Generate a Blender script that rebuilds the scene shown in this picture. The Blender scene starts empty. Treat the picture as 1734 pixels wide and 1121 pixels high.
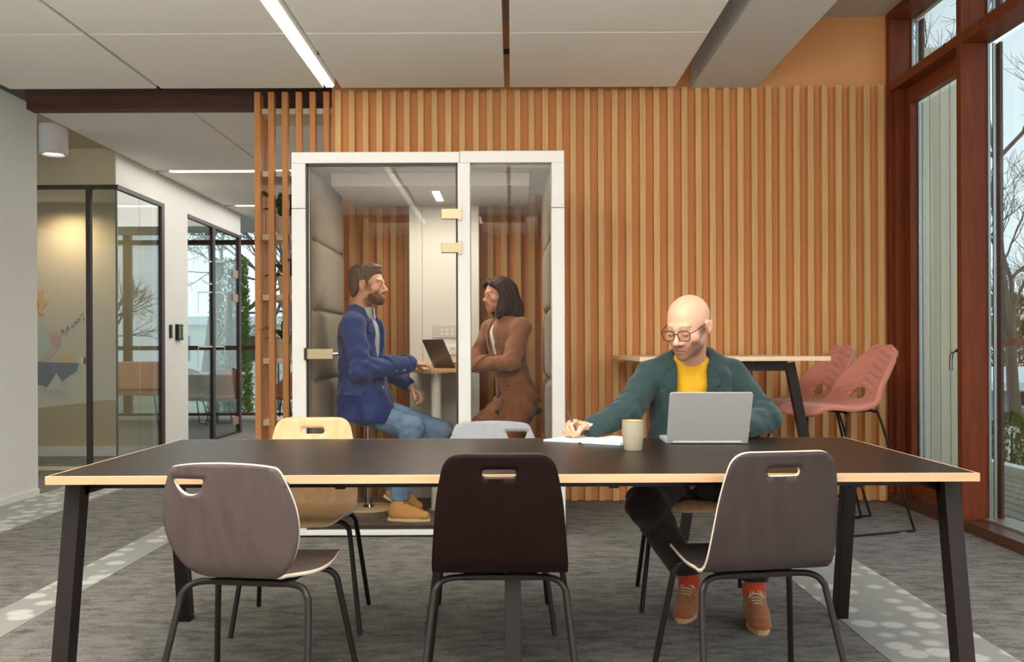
import bpy, bmesh, math, random
import numpy as np
from mathutils import Vector, Matrix, Euler, geometry, noise
S = bpy.context.scene
C = S.collection
PI = math.pi
R = math.radians
random.seed(7)

# ------------------------------------------------------------------ camera, world, light, exposure
F, H, ROLL = 1600.0, 1.09, 0.0038          # focal length in pixels of the 1734 px frame, eye height, camera roll
cam_d = bpy.data.cameras.new('camera'); cam = bpy.data.objects.new('camera', cam_d); C.objects.link(cam)
cam_d.sensor_width = 36.0; cam_d.lens = F / 1734 * 36.0; cam_d.shift_y = 30.5 / 1734
cam_d.clip_start = 0.05; cam_d.clip_end = 300
cam.matrix_world = Matrix.Translation((0, 0, H)) @ Matrix.Rotation(PI / 2, 4, 'X') @ Matrix.Rotation(-ROLL, 4, 'Z')
S.camera = cam
S.view_settings.view_transform = 'Standard'; S.view_settings.look = 'None'
S.view_settings.gamma = 1.0; S.view_settings.use_curve_mapping = False
S.view_settings.exposure = 0.42

w = bpy.data.worlds.new('overcast_sky'); S.world = w; w.use_nodes = True
nt = w.node_tree; bg = nt.nodes['Background']
tc = nt.nodes.new('ShaderNodeTexCoord'); sp = nt.nodes.new('ShaderNodeSeparateXYZ'); cr = nt.nodes.new('ShaderNodeValToRGB')
nt.links.new(tc.outputs['Generated'], sp.inputs[0]); nt.links.new(sp.outputs['Z'], cr.inputs[0]); nt.links.new(cr.outputs[0], bg.inputs[0])
cr.color_ramp.elements[0].position = 0.0; cr.color_ramp.elements[0].color = (0.66, 0.78, 0.82, 1)
cr.color_ramp.elements[1].position = 0.8; cr.color_ramp.elements[1].color = (0.55, 0.70, 0.80, 1)
bg.inputs[1].default_value = 1.35

def area_light(name, loc, rot, sx, sy, power, col=(1, 1, 1), spread=180):
    l = bpy.data.lights.new(name, 'AREA'); l.shape = 'RECTANGLE'; l.size = sx; l.size_y = sy
    l.energy = power; l.color = col; l.spread = R(spread)
    o = bpy.data.objects.new(name, l); C.objects.link(o); o.location = loc; o.rotation_euler = rot
    return o
# daylight of the long window wall beside the camera, then an added fill behind it
area_light('window_daylight', (2.60, 0.1, 1.75), (0, R(-90), 0), 2.7, 6.4, 380, (0.93, 0.97, 1.0))
area_light('rear_fill', (1.75, -3.3, 1.7), (R(90), 0, 0), 1.7, 2.8, 40, (1.0, 0.98, 0.95))  # unseen fill added before the solid rear wall, no window there
# added fills over the near part of the room and over the lounge
area_light('overhead_fill', (-0.6, 1.0, 2.87), (0, 0, 0), 4.6, 5.0, 75, (1.0, 0.96, 0.90))  # broad soft fill added out of view, no fitting of its own
area_light('lounge_fill', (-1.0, 11.0, 2.86), (0, 0, 0), 5.0, 5.0, 120, (1.0, 0.96, 0.90))  # broad area light added to brighten the lounge around its linear lights
area_light('upward_fill', (-0.6, 0.9, 1.9), (R(180), 0, 0), 3.0, 2.0, 250, (1.0, 0.97, 0.93))  # unseen upward light added to brighten the ceiling panels
area_light('booth_lamp', (-.478, 5.98, 2.075), (0, 0, 0), .5, .4, 9, (1.0, 0.94, 0.84))

# ------------------------------------------------------------------ helpers
def lin(c):
    return tuple((v / 255 / 12.92 if v <= 10 else ((v / 255 + 0.055) / 1.055) ** 2.4) for v in c) + (1,)

def at(px, py, d):
    """World point at depth d seen at a pixel of the 1734x1121 frame."""
    dx, dy = px - 867.0, py - 591.0
    return Vector(((dx - ROLL * dy) * d / F, d, H - (dy + ROLL * dx) * d / F))

MATS = {}
def mat(name, col, rough=0.5, metal=0.0, var=0.0, nscale=8.0, stretch=(1, 1, 1), bump=0.0, bscale=60.0, col2=None,
        emit=0.0, spec=0.5, objvar=0.0, sheen=0.0, attr=None, bstretch=None):
    """Procedural material: two colours mixed by stretched noise, per-object variation and fine bump."""
    if name in MATS: return MATS[name]
    m = bpy.data.materials.new(name); m.use_nodes = True; MATS[name] = m
    n, k = m.node_tree.nodes, m.node_tree.links; b = n['Principled BSDF']
    c1 = lin(col)
    b.inputs['Roughness'].default_value = rough; b.inputs['Metallic'].default_value = metal
    b.inputs['Specular IOR Level'].default_value = spec
    if sheen: b.inputs['Sheen Weight'].default_value = sheen
    t = n.new('ShaderNodeTexCoord')
    def noisenode(scale, st, detail=4):
        mp = n.new('ShaderNodeMapping'); mp.inputs['Scale'].default_value = st
        k.new(t.outputs['Object'], mp.inputs[0])
        if objvar:
            oi = n.new('ShaderNodeObjectInfo'); mu = n.new('ShaderNodeMath'); mu.operation = 'MULTIPLY'; mu.inputs[1].default_value = 37.0
            k.new(oi.outputs['Random'], mu.inputs[0]); cb = n.new('ShaderNodeCombineXYZ')
            for a in range(3): k.new(mu.outputs[0], cb.inputs[a])
            k.new(cb.outputs[0], mp.inputs['Location'])
        nz = n.new('ShaderNodeTexNoise'); nz.inputs['Scale'].default_value = scale; nz.inputs['Detail'].default_value = detail
        k.new(mp.outputs[0], nz.inputs['Vector']); return nz
    out = None
    if attr:
        at_ = n.new('ShaderNodeAttribute'); at_.attribute_name = attr; out = at_.outputs['Color']
    if var or col2:
        nz = noisenode(nscale, stretch)
        mr = n.new('ShaderNodeMapRange'); mr.inputs[1].default_value = 0.3; mr.inputs[2].default_value = 0.7
        k.new(nz.outputs[0], mr.inputs[0])
        mx = n.new('ShaderNodeMix'); mx.data_type = 'RGBA'
        k.new(mr.outputs[0], mx.inputs[0])
        if attr:
            hv = n.new('ShaderNodeHueSaturation'); hv.inputs['Value'].default_value = 1 - var
            k.new(out, hv.inputs['Color']); k.new(hv.outputs[0], mx.inputs[6]); k.new(out, mx.inputs[7])
        else:
            c2 = lin(col2) if col2 else tuple(v * (1 - var) for v in c1[:3]) + (1,)
            mx.inputs[6].default_value = c1; mx.inputs[7].default_value = c2
        out = mx.outputs[2]
    if objvar:
        oi = n.new('ShaderNodeObjectInfo'); mr2 = n.new('ShaderNodeMapRange')
        mr2.inputs[3].default_value = 1 - objvar; mr2.inputs[4].default_value = 1 + objvar
        k.new(oi.outputs['Random'], mr2.inputs[0])
        hv = n.new('ShaderNodeHueSaturation'); k.new(mr2.outputs[0], hv.inputs['Value'])
        if out is not None: k.new(out, hv.inputs['Color'])
        else: hv.inputs['Color'].default_value = c1
        out = hv.outputs[0]
    if out is not None: k.new(out, b.inputs['Base Color'])
    else: b.inputs['Base Color'].default_value = c1
    if bump:
        nb = noisenode(bscale, bstretch or stretch, 3); bp = n.new('ShaderNodeBump')
        bp.inputs['Strength'].default_value = bump; bp.inputs['Distance'].default_value = 0.004
        k.new(nb.outputs[0], bp.inputs['Height']); k.new(bp.outputs[0], b.inputs['Normal'])
    if emit:
        b.inputs['Emission Color'].default_value = c1; b.inputs['Emission Strength'].default_value = emit
    return m

def glass_mat(name, tint=(0.95, 0.97, 0.96), refl=1.0, base=0.0, rough=0.0):
    """Thin pane: tinted transmission plus Fresnel reflection."""
    if name in MATS: return MATS[name]
    m = bpy.data.materials.new(name); m.use_nodes = True; MATS[name] = m
    n, k = m.node_tree.nodes, m.node_tree.links; n.clear()
    o = n.new('ShaderNodeOutputMaterial'); mx = n.new('ShaderNodeMixShader')
    tr = n.new('ShaderNodeBsdfTransparent'); gl = n.new('ShaderNodeBsdfGlossy')
    tr.inputs[0].default_value = (*tint, 1); gl.inputs['Roughness'].default_value = rough
    fr = n.new('ShaderNodeFresnel'); ge = n.new('ShaderNodeNewGeometry'); mi = n.new('ShaderNodeMix')
    mi.inputs[2].default_value = 1.45; mi.inputs[3].default_value = 1 / 1.45      # same reflection on entering and leaving the pane
    k.new(ge.outputs['Backfacing'], mi.inputs[0]); k.new(mi.outputs[0], fr.inputs[0])
    ma = n.new('ShaderNodeMath'); ma.operation = 'MULTIPLY_ADD'; ma.use_clamp = True
    ma.inputs[1].default_value = refl; ma.inputs[2].default_value = base
    k.new(fr.outputs[0], ma.inputs[0]); k.new(ma.outputs[0], mx.inputs[0])
    k.new(tr.outputs[0], mx.inputs[1]); k.new(gl.outputs[0], mx.inputs[2]); k.new(mx.outputs[0], o.inputs[0])
    return m

class MB:
    """Collects shapes into one mesh."""
    def __init__(s): s.v = []; s.f = []; s.m = []; s.cur = 0; s.sm = []; s.smooth = False
    def add(s, vs, fs, smooth=None):
        b = len(s.v); s.v += [tuple(v) for v in vs]
        for f in fs:
            s.f.append(tuple(b + i for i in f)); s.m.append(s.cur); s.sm.append(s.smooth if smooth is None else smooth)
        return s
    def box(s, lo, hi, M=None):
        x0, y0, z0 = lo; x1, y1, z1 = hi
        vs = [Vector(p) for p in ((x0, y0, z0), (x1, y0, z0), (x1, y1, z0), (x0, y1, z0), (x0, y0, z1), (x1, y0, z1), (x1, y1, z1), (x0, y1, z1))]
        if M is not None: vs = [M @ v for v in vs]
        return s.add(vs, [(0, 3, 2, 1), (4, 5, 6, 7), (0, 1, 5, 4), (1, 2, 6, 5), (2, 3, 7, 6), (3, 0, 4, 7)], False)
    def bar(s, a, b, w, h, up=(0, 0, 1)):
        """Rectangular bar between two points, w across, h along the up direction."""
        a, b = Vector(a), Vector(b); d = (b - a).normalized(); u = Vector(up); x = d.cross(u).normalized(); z = x.cross(d)
        vs = [p + x * sx * w / 2 + z * sz * h / 2 for p in (a, b) for sx, sz in ((-1, -1), (1, -1), (1, 1), (-1, 1))]
        return s.add(vs, [(0, 1, 2, 3), (7, 6, 5, 4), (0, 4, 5, 1), (1, 5, 6, 2), (2, 6, 7, 3), (3, 7, 4, 0)], False)
    def tube(s, pts, r, n=10, cap=True):
        pts = [Vector(p) for p in pts]; L = len(pts); rs = r if hasattr(r, '__len__') else [r] * L
        up = None; vs = []
        for i, p in enumerate(pts):
            d = (pts[min(i + 1, L - 1)] - pts[max(i - 1, 0)]).normalized()
            if up is None:
                up = Vector((0, 0, 1)) if abs(d.z) < 0.9 else Vector((1, 0, 0))
            x = d.cross(up).normalized(); up = x.cross(d).normalized()
            vs += [p + (x * math.cos(2 * PI * j / n) + up * math.sin(2 * PI * j / n)) * rs[i] for j in range(n)]
        fs = [(i * n + j, i * n + (j + 1) % n, (i + 1) * n + (j + 1) % n, (i + 1) * n + j) for i in range(L - 1) for j in range(n)]
        if cap: fs += [tuple(range(n))[::-1], tuple((L - 1) * n + j for j in range(n))]
        return s.add(vs, fs, True)
    def lathe(s, prof, c=(0, 0, 0), n=32, M=None, capb=True, capt=True):
        vs = []; c = Vector(c)
        for r, z in prof:
            for j in range(n):
                p = Vector((r * math.cos(2 * PI * j / n), r * math.sin(2 * PI * j / n), z))
                vs.append((M @ p if M is not None else p) + c)
        L = len(prof)
        fs = [(i * n + j, i * n + (j + 1) % n, (i + 1) * n + (j + 1) % n, (i + 1) * n + j) for i in range(L - 1) for j in range(n)]
        if capb: fs.append(tuple(range(n))[::-1])
        if capt: fs.append(tuple((L - 1) * n + j for j in range(n)))
        return s.add(vs, fs, True)
    def prism(s, poly, fmap, h):
        """Extrude a 2-D polygon: fmap(u, v, t) gives the 3-D point, t in 0..h."""
        n = len(poly); vs = [fmap(u, v, 0) for u, v in poly] + [fmap(u, v, h) for u, v in poly]
        fs = [tuple(range(n))[::-1], tuple(range(n, 2 * n))] + [(i, (i + 1) % n, n + (i + 1) % n, n + i) for i in range(n)]
        return s.add(vs, fs, False)
    def build(s, name, mats, parent=None, world=True, bevel=0.0, seg=2, sharp=35):
        """Link as one object. With world=True the vertices are world coordinates."""
        me = bpy.data.meshes.new(name)
        vs = np.array([tuple(v) for v in s.v], dtype=np.float64)
        o = bpy.data.objects.new(name, me)
        if parent is not None:
            if world:
                q = parent; off = Vector((0, 0, 0))
                while q is not None: off += q.location; q = q.parent
                vs = vs - np.array(off)
            o.parent = parent
        elif world:
            base = np.array([(vs[:, 0].min() + vs[:, 0].max()) / 2, (vs[:, 1].min() + vs[:, 1].max()) / 2, vs[:, 2].min()])
            vs = vs - base; o.location = Vector(base)
        me.from_pydata([tuple(v) for v in vs], [], s.f)
        for m in (mats if isinstance(mats, (list, tuple)) else [mats]): me.materials.append(m)
        me.polygons.foreach_set('material_index', s.m)
        me.polygons.foreach_set('use_smooth', [True if (bevel or q) else False for q in s.sm])
        bm = bmesh.new(); bm.from_mesh(me); bmesh.ops.recalc_face_normals(bm, faces=bm.faces); bm.to_mesh(me); bm.free()
        me.set_sharp_from_angle(angle=R(sharp))
        C.objects.link(o)
        if bevel:
            b = o.modifiers.new('bevel', 'BEVEL'); b.width = bevel; b.segments = seg; b.limit_method = 'ANGLE'; b.angle_limit = R(35); b.harden_normals = True
        return o

def tag(o, label=None, cat=None, group=None, kind=None):
    for k, v in (('label', label), ('category', cat), ('group', group), ('kind', kind)):
        if v: o[k] = v
    return o
def thing(name, label, cat, loc=(0, 0, 0), rz=0.0, group=None):
    o = bpy.data.objects.new(name, None); C.objects.link(o); o.empty_display_size = 0.1
    o.location = loc; o.rotation_euler = (0, 0, rz)
    return tag(o, label, cat, group)
def struct(o): o['kind'] = 'structure'; return o
def bx(name, lo, hi, m, parent=None, bevel=0.0, world=True):
    return MB().box(lo, hi).build(name, m, parent, world, bevel)
def clone(o, loc, parent, name=None):
    c = o.copy(); C.objects.link(c); c.parent = parent; c.location = loc
    if name: c.name = name
    return c
def copy_thing(root, loc, rz, label=None, group=None):
    r = root.copy(); C.objects.link(r); r.location = loc; r.rotation_euler = (0, 0, rz)
    if label: r['label'] = label
    if group: r['group'] = group
    for ch in list(root.children):
        c = ch.copy(); C.objects.link(c); c.parent = r
        for g in list(ch.children):
            d = g.copy(); C.objects.link(d); d.parent = c
    return r
def spline(pts, n=8):
    """Catmull-Rom through the points."""
    P = [Vector(p) for p in pts]; P = [P[0] * 2 - P[1]] + P + [P[-1] * 2 - P[-2]]; out = []
    for i in range(1, len(P) - 2):
        for j in range(n):
            t = j / n; a, b, c, d = P[i - 1:i + 3]
            out.append(0.5 * ((2 * b) + (c - a) * t + (2 * a - 5 * b + 4 * c - d) * t * t + (3 * b - a - 3 * c + d) * t ** 3))
    out.append(P[-2]); return out
def round_poly(pts, r, n=6):
    """Round the corners of a 2-D polygon (r may be one radius per corner)."""
    out = []; L = len(pts)
    for i in range(L):
        p = Vector(pts[i]); a = Vector(pts[i - 1]) - p; b = Vector(pts[(i + 1) % L]) - p
        rr = r[i] if hasattr(r, '__len__') else r
        q = min(rr, a.length * 0.49, b.length * 0.49); A = p + a.normalized() * q; B = p + b.normalized() * q
        for j in range(n + 1):
            t = j / n; out.append(tuple((1 - t) ** 2 * A + 2 * t * (1 - t) * p + t * t * B))
    return out
def inside(p, poly):
    x, y = p; c = False
    for i in range(len(poly)):
        x0, y0 = poly[i - 1]; x1, y1 = poly[i]
        if (y0 > y) != (y1 > y) and x < (x1 - x0) * (y - y0) / (y1 - y0) + x0: c = not c
    return c
def sheet(name, outline, holes, fmap, thick, mats, parent, step=0.02, rim=1, world=False, offset=-1.0):
    """A bent panel cut from a flat outline with holes: constrained triangulation, mapped to 3-D and given thickness."""
    def dense(poly):
        out = []
        for i in range(len(poly)):
            a, b = Vector(poly[i]), Vector(poly[(i + 1) % len(poly)]); k = max(1, int((b - a).length / step))
            out += [tuple(a.lerp(b, j / k)) for j in range(k)]
        return out
    loops = [dense(outline)] + [dense(h) for h in holes]
    vs, es = [], []
    for lp in loops:
        b = len(vs); vs += [Vector(p) for p in lp]; es += [(b + i, b + (i + 1) % len(lp)) for i in range(len(lp))]
    xs = [p[0] for p in outline]; ys = [p[1] for p in outline]
    nx = int((max(xs) - min(xs)) / step); ny = int((max(ys) - min(ys)) / step)
    bnd = np.array([tuple(v) for v in vs])
    for i in range(nx + 1):
        for j in range(ny + 1):
            p = (min(xs) + (i + 0.5 * (j % 2)) * step, min(ys) + j * step)
            if inside(p, loops[0]) and not any(inside(p, h) for h in loops[1:]) and np.min(np.sum((bnd - p) ** 2, axis=1)) > (0.45 * step) ** 2:
                vs.append(Vector(p))
    V, E, Fc, *_ = geometry.delaunay_2d_cdt(vs, es, [], 1, 1e-6)
    mb = MB(); keep = []
    for f in Fc:
        c = sum((V[i] for i in f), Vector((0, 0))) / len(f)
        if not any(inside(c, h) for h in loops[1:]): keep.append(tuple(f))
    mb.add([fmap(v.x, v.y) for v in V], keep, True)
    o = mb.build(name, mats, parent, world, sharp=80)
    so = o.modifiers.new('thickness', 'SOLIDIFY'); so.thickness = thick; so.offset = offset; so.material_offset_rim = rim if len(o.data.materials) > 1 else 0
    return o

# ------------------------------------------------------------------ materials
M_white = mat('white_paint', (222, 221, 216), 0.75, var=0.04, nscale=1.5)
M_ceil = mat('ceiling_panel_white', (240, 237, 230), 0.85, var=0.05, nscale=0.8)
M_plenum = mat('plenum_dark', (70, 45, 32), 0.9)
M_orange = mat('orange_paint', (234, 166, 104), 0.7, var=0.05, nscale=1.2)
M_slat = mat('birch_slat', (234, 188, 126), 0.5, col2=(222, 170, 106), nscale=3.0, stretch=(14, 14, 0.8), bump=0.1, bscale=14, objvar=0.06)
M_screen = mat('screen_slat', (214, 148, 84), 0.5, col2=(198, 128, 66), nscale=3.0, stretch=(14, 14, 0.8), objvar=0.05)
M_shelf = mat('pale_shelf', (226, 214, 190), 0.5, col2=(214, 198, 170), nscale=4, stretch=(1, 12, 12))
M_brown = mat('brown_beam', (84, 48, 32), 0.55, col2=(70, 38, 26), nscale=4, stretch=(0.6, 6, 6))
M_winwood = mat('mahogany_frame', (128, 58, 26), 0.42, col2=(108, 47, 21), spec=0.3, nscale=4, stretch=(10, 10, 1))
M_darkwood = mat('dark_window_sill', (84, 50, 34), 0.4)
M_black = mat('black_metal', (28, 20, 18), 0.45, spec=0.35)
M_frame = mat('dark_bronze_frame', (52, 34, 28), 0.45)
M_chrome = mat('chrome', (200, 200, 200), 0.15, metal=1.0)
M_brass = mat('champagne_metal', (182, 168, 134), 0.35, metal=0.6)
M_glass = glass_mat('clear_glass', (0.97, 0.985, 0.98), 1.0)
M_glassd = glass_mat('door_glass', (0.93, 0.96, 0.94), 0.7)
M_glassr = glass_mat('partition_glass', (0.90, 0.93, 0.90), 1.6, 0.02)
M_glassb = glass_mat('booth_glass', (0.93, 0.92, 0.90), 0.4)
M_light = mat('lamp_diffuser', (255, 250, 238), 0.5, emit=7.0)
M_lightlow = mat('lounge_lamp_diffuser', (255, 248, 232), 0.5, emit=3.0)

def carpet_mat():
    m = bpy.data.materials.new('carpet'); m.use_nodes = True; n, k = m.node_tree.nodes, m.node_tree.links; b = n['Principled BSDF']
    t = n.new('ShaderNodeTexCoord')
    def nz(scale, st, det=5):
        mp = n.new('ShaderNodeMapping'); mp.inputs['Scale'].default_value = st; k.new(t.outputs['Object'], mp.inputs[0])
        q = n.new('ShaderNodeTexNoise'); q.inputs['Scale'].default_value = scale; q.inputs['Detail'].default_value = det; q.inputs['Roughness'].default_value = 0.65
        k.new(mp.outputs[0], q.inputs['Vector']); return q
    a = nz(6, (1.5, 3.4, 1)); f = nz(170, (1, 1, 1), 3)
    ad = n.new('ShaderNodeMath'); ad.operation = 'MULTIPLY_ADD'; ad.inputs[1].default_value = 0.8
    k.new(f.outputs[0], ad.inputs[0]); k.new(a.outputs[0], ad.inputs[2])
    r = n.new('ShaderNodeValToRGB'); e = r.color_ramp.elements
    e[0].position = 0.60; e[0].color = lin((70, 67, 64)); e[1].position = 1.3; e[1].color = lin((138, 135, 130))
    k.new(ad.outputs[0], r.inputs[0]); k.new(r.outputs[0], b.inputs['Base Color'])
    b.inputs['Roughness'].default_value = 0.95; b.inputs['Specular IOR Level'].default_value = 0.1
    bp = n.new('ShaderNodeBump'); bp.inputs['Strength'].default_value = 0.5; bp.inputs['Distance'].default_value = 0.003
    k.new(f.outputs[0], bp.inputs['Height']); k.new(bp.outputs[0], b.inputs['Normal'])
    return m
def dots_mat():
    m = bpy.data.materials.new('carpet_dotted_stripe'); m.use_nodes = True; n, k = m.node_tree.nodes, m.node_tree.links; b = n['Principled BSDF']
    t = n.new('ShaderNodeTexCoord'); v = n.new('ShaderNodeTexVoronoi'); v.inputs['Scale'].default_value = 8.2; v.inputs['Randomness'].default_value = 0.55
    k.new(t.outputs['Object'], v.inputs['Vector'])
    f = n.new('ShaderNodeTexNoise'); f.inputs['Scale'].default_value = 190; k.new(t.outputs['Object'], f.inputs['Vector'])
    g = n.new('ShaderNodeTexNoise'); g.inputs['Scale'].default_value = 3; k.new(t.outputs['Object'], g.inputs['Vector'])
    ad = n.new('ShaderNodeMath'); ad.operation = 'MULTIPLY_ADD'; ad.inputs[1].default_value = 0.25; k.new(f.outputs[0], ad.inputs[0]); k.new(v.outputs['Distance'], ad.inputs[2])
    ad2 = n.new('ShaderNodeMath'); ad2.operation = 'MULTIPLY_ADD'; ad2.inputs[1].default_value = 0.25; k.new(g.outputs[0], ad2.inputs[0]); k.new(ad.outputs[0], ad2.inputs[2])
    r = n.new('ShaderNodeValToRGB'); e = r.color_ramp.elements
    e[0].position = 0.60; e[0].color = lin((216, 216, 210)); e[1].position = 0.72; e[1].color = lin((172, 172, 166))
    k.new(ad2.outputs[0], r.inputs[0])
    mx = n.new('ShaderNodeMix'); mx.data_type = 'RGBA'; mx.blend_type = 'MULTIPLY'; mx.inputs[0].default_value = 0.35
    k.new(r.outputs[0], mx.inputs[6]); k.new(f.outputs['Color'], mx.inputs[7]); 
    bw = n.new('ShaderNodeRGBToBW'); k.new(f.outputs['Color'], bw.inputs[0]); k.new(bw.outputs[0], mx.inputs[7])
    k.new(mx.outputs[2], b.inputs['Base Color']); b.inputs['Roughness'].default_value = 0.95; b.inputs['Specular IOR Level'].default_value = 0.1
    return m
M_carpet = carpet_mat(); M_dots = dots_mat()
# ------------------------------------------------------------------ setting: floor
fl = struct(bx('floor', (-9, -3.6, -0.12), (2.7, 15.1, 0.0), M_carpet))
for x0, x1, y0, y1 in ((1.31, 1.757, -3.5, 6.70), (-2.155, -1.95, -3.5, 9.5), (-3.585, -3.065, -3.5, 8.6)):
    bx('carpet_stripe', (x0, y0, -0.004), (x1, y1, 0.0025), M_dots, fl)

# back wall with its slats
def wy(x): return 6.745 - 0.022 * (x - 0.7)
wb = MB(); xa, xb = -1.30, 2.70
wb.add([(xa, wy(xa) + .062, 0), (xb, wy(xb) + .062, 0), (xb, wy(xb) + .30, 0), (xa, wy(xa) + .30, 0),
        (xa, wy(xa) + .062, 3.46), (xb, wy(xb) + .062, 3.46), (xb, wy(xb) + .30, 3.46), (xa, wy(xa) + .30, 3.46)],
       [(0, 3, 2, 1), (4, 5, 6, 7), (0, 1, 5, 4), (1, 2, 6, 5), (2, 3, 7, 6), (3, 0, 4, 7)])
wall_back = struct(wb.build('wall_back', M_orange))
base = wall_back.location
s0 = None
for k in range(40):
    x = -1.266 + k * 0.0992 + 0.0215
    loc = Vector((x, wy(x), 0)) - base
    if s0 is None:
        s0 = MB().box((-.0215, 0, 0.004), (.0215, .065, 2.955)).build('slat', M_slat, wall_back, False, 0.0015, 1); s0.location = loc
    else: clone(s0, loc, wall_back)

# left wall, alcove and corridor wall
wl = struct(bx('wall_left', (-3.80, -3.6, 0), (-3.59, 7.15, 2.935), M_white))
struct(bx('baseboard_left', (-3.594, -3.55, 0), (-3.578, 7.152, 0.05), M_white, None, 0.003))
wc = MB()
wc.box((-3.72, 8.60, 2.60), (-3.60, 12.55, 2.935)); wc.box((-3.72, 9.78, 0), (-3.60, 10.50, 2.60))
struct(wc.build('wall_corridor', M_white))
M_beige = mat('beige_wall', (196, 180, 148), 0.8, var=0.05, nscale=1.0)
struct(bx('wall_soffit', (-6.0, 8.596, 2.60), (-3.604, 8.72, 2.935), M_beige))
struct(bx('wall_meeting_room', (-6.0, 9.78, 0), (-3.72, 9.90, 2.885), M_beige))
struct(bx('wall_lounge', (-9.1, 9.90, 0), (-9.0, 15.1, 3.0), M_white))
struct(bx('wall_alcove', (-6.1, 7.15, 0), (-6.0, 9.78, 2.885), M_beige))
struct(bx('baseboard_meeting_room', (-5.9, 9.755, 0), (-3.74, 9.778, 0.10), M_white))
struct(bx('wall_rear', (-3.8, -3.7, 0), (2.9, -3.6, 3.46), M_white))
struct(bx('wall_lounge_end', (2.70, 6.98, 0), (2.80, 15.1, 3.0), M_white))

# ceilings
ce = struct(bx('ceiling', (-9.1, -3.7, 3.46), (2.95, 15.1, 3.6), mat('ceiling_slab', (196, 186, 176), 0.9)))
struct(bx('ceiling_alcove', (-6.1, 7.15, 2.93), (-3.60, 9.0, 2.99), M_beige))
struct(bx('ceiling_meeting_room', (-6.0, 8.72, 2.62), (-3.72, 9.78, 2.70), M_white))
PZ = 2.89
cols = ((-3.45, -2.436), (-2.407, -1.288), (-1.167, -0.047), (-0.008, 1.13))
rows = [(6.5 - 1.13 * (i + 1) + .012, 6.5 - 1.13 * i) for i in range(9)]
for x0, x1 in cols:
    for y0, y1 in rows:
        o = bx('ceiling_panel', (x0, y0, PZ), (x1, y1, PZ + .045), M_ceil, ce, 0.004)
frows = ((7.16, 8.27), (8.285, 9.46), (9.60, 10.72), (10.735, 11.74), (11.88, 13.0), (13.015, 14.8))
for x0, x1 in ((-3.585, -2.42), (-2.405, -1.25), (-1.235, -0.05), (-0.035, 1.13), (1.145, 2.6)):
    for y0, y1 in frows:
        bx('ceiling_panel', (x0, y0, PZ), (x1, y1, PZ + .045), M_ceil, ce, 0.004)
struct(bx('ceiling_lounge', (-9.0, 9.92, 2.95), (-3.72, 15.0, 3.0), M_white))
tb = MB().box((-3.6, 7.0, 2.88), (-1.30, 7.12, 3.46)); struct(tb.build('trim_1', M_brown))                 # dark timber fascia where the ceiling steps
struct(bx('trim_2', (1.283, -3.6, 2.945), (1.745, 6.76, 3.46), mat('beam_white', (206, 202, 196), 0.85)))   # boxed white beam
# hangers between panels
for x in (-1.185, -0.028):
    for y in (4.9, 5.9):
        bx('panel_bracket', (x - .03, y, PZ + .05), (x + .03, y + .03, PZ + .075), M_plenum, ce)

def linear_light(label, lo, hi, m, group=None):
    t = thing('linear_light', label, 'lamp', ((lo[0] + hi[0]) / 2, (lo[1] + hi[1]) / 2, lo[2]), 0, group)
    bx('housing', (lo[0] - .008, lo[1] - .008, lo[2] + .012), (hi[0] + .008, hi[1] + .008, hi[2] + .05), M_ceil, t)
    bx('diffuser', lo, (hi[0], hi[1], lo[2] + .012), m, t)
linear_light('long white linear ceiling light between the near ceiling panels', (-1.268, -2.5, PZ + .0), (-1.218, 6.48, PZ + .03), M_light)
linear_light('linear ceiling light crossing the lounge ceiling, the nearer of two', (-3.44, 9.50, PZ), (1.1, 9.56, PZ + .03), M_lightlow)
linear_light('linear ceiling light crossing the lounge ceiling, the farther of two', (-3.44, 11.78, PZ), (1.1, 11.84, PZ + .03), M_lightlow)

t = thing('downlight', 'white cylindrical surface downlight under the alcove ceiling', 'lamp', (-3.73, 7.7, 2.68))
MB().lathe([(.105, 2.93), (.11, 2.925), (.11, 2.69), (.106, 2.685), (.088, 2.685), (.08, 2.70)], (-3.73, 7.7, 0), 32, capb=False, capt=False).build('lamp_body', mat('lamp_white', (206, 202, 200), 0.5), t)
MB().lathe([(.082, 2.70), (.0, 2.705)], (-3.73, 7.7, 0), 24, capb=False, capt=False).build('reflector', mat('lamp_reflector', (255, 250, 240), 0.3, emit=2.5), t)
def spot(name, loc, power, size, blend, col, rot=(0, 0, 0)):
    l = bpy.data.lights.new(name, 'SPOT'); l.energy = power; l.spot_size = R(size); l.spot_blend = blend; l.color = col; l.shadow_soft_size = 0.03
    o = bpy.data.objects.new(name, l); C.objects.link(o); o.location = loc; o.rotation_euler = rot
spot('alcove_spot', (-3.73, 7.7, 2.66), 12, 110, 0.6, (1, 0.9, 0.75))
for y in (9.72, 11.75): spot('wall_washer', (-3.47, y, 2.872), 7, 46, 0.35, (1, 0.90, 0.72), (0, R(-20), 0))
spot('meeting_room_spot', (-4.55, 9.45, 2.58), 30, 165, 1.0, (1, 0.82, 0.58))

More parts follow.
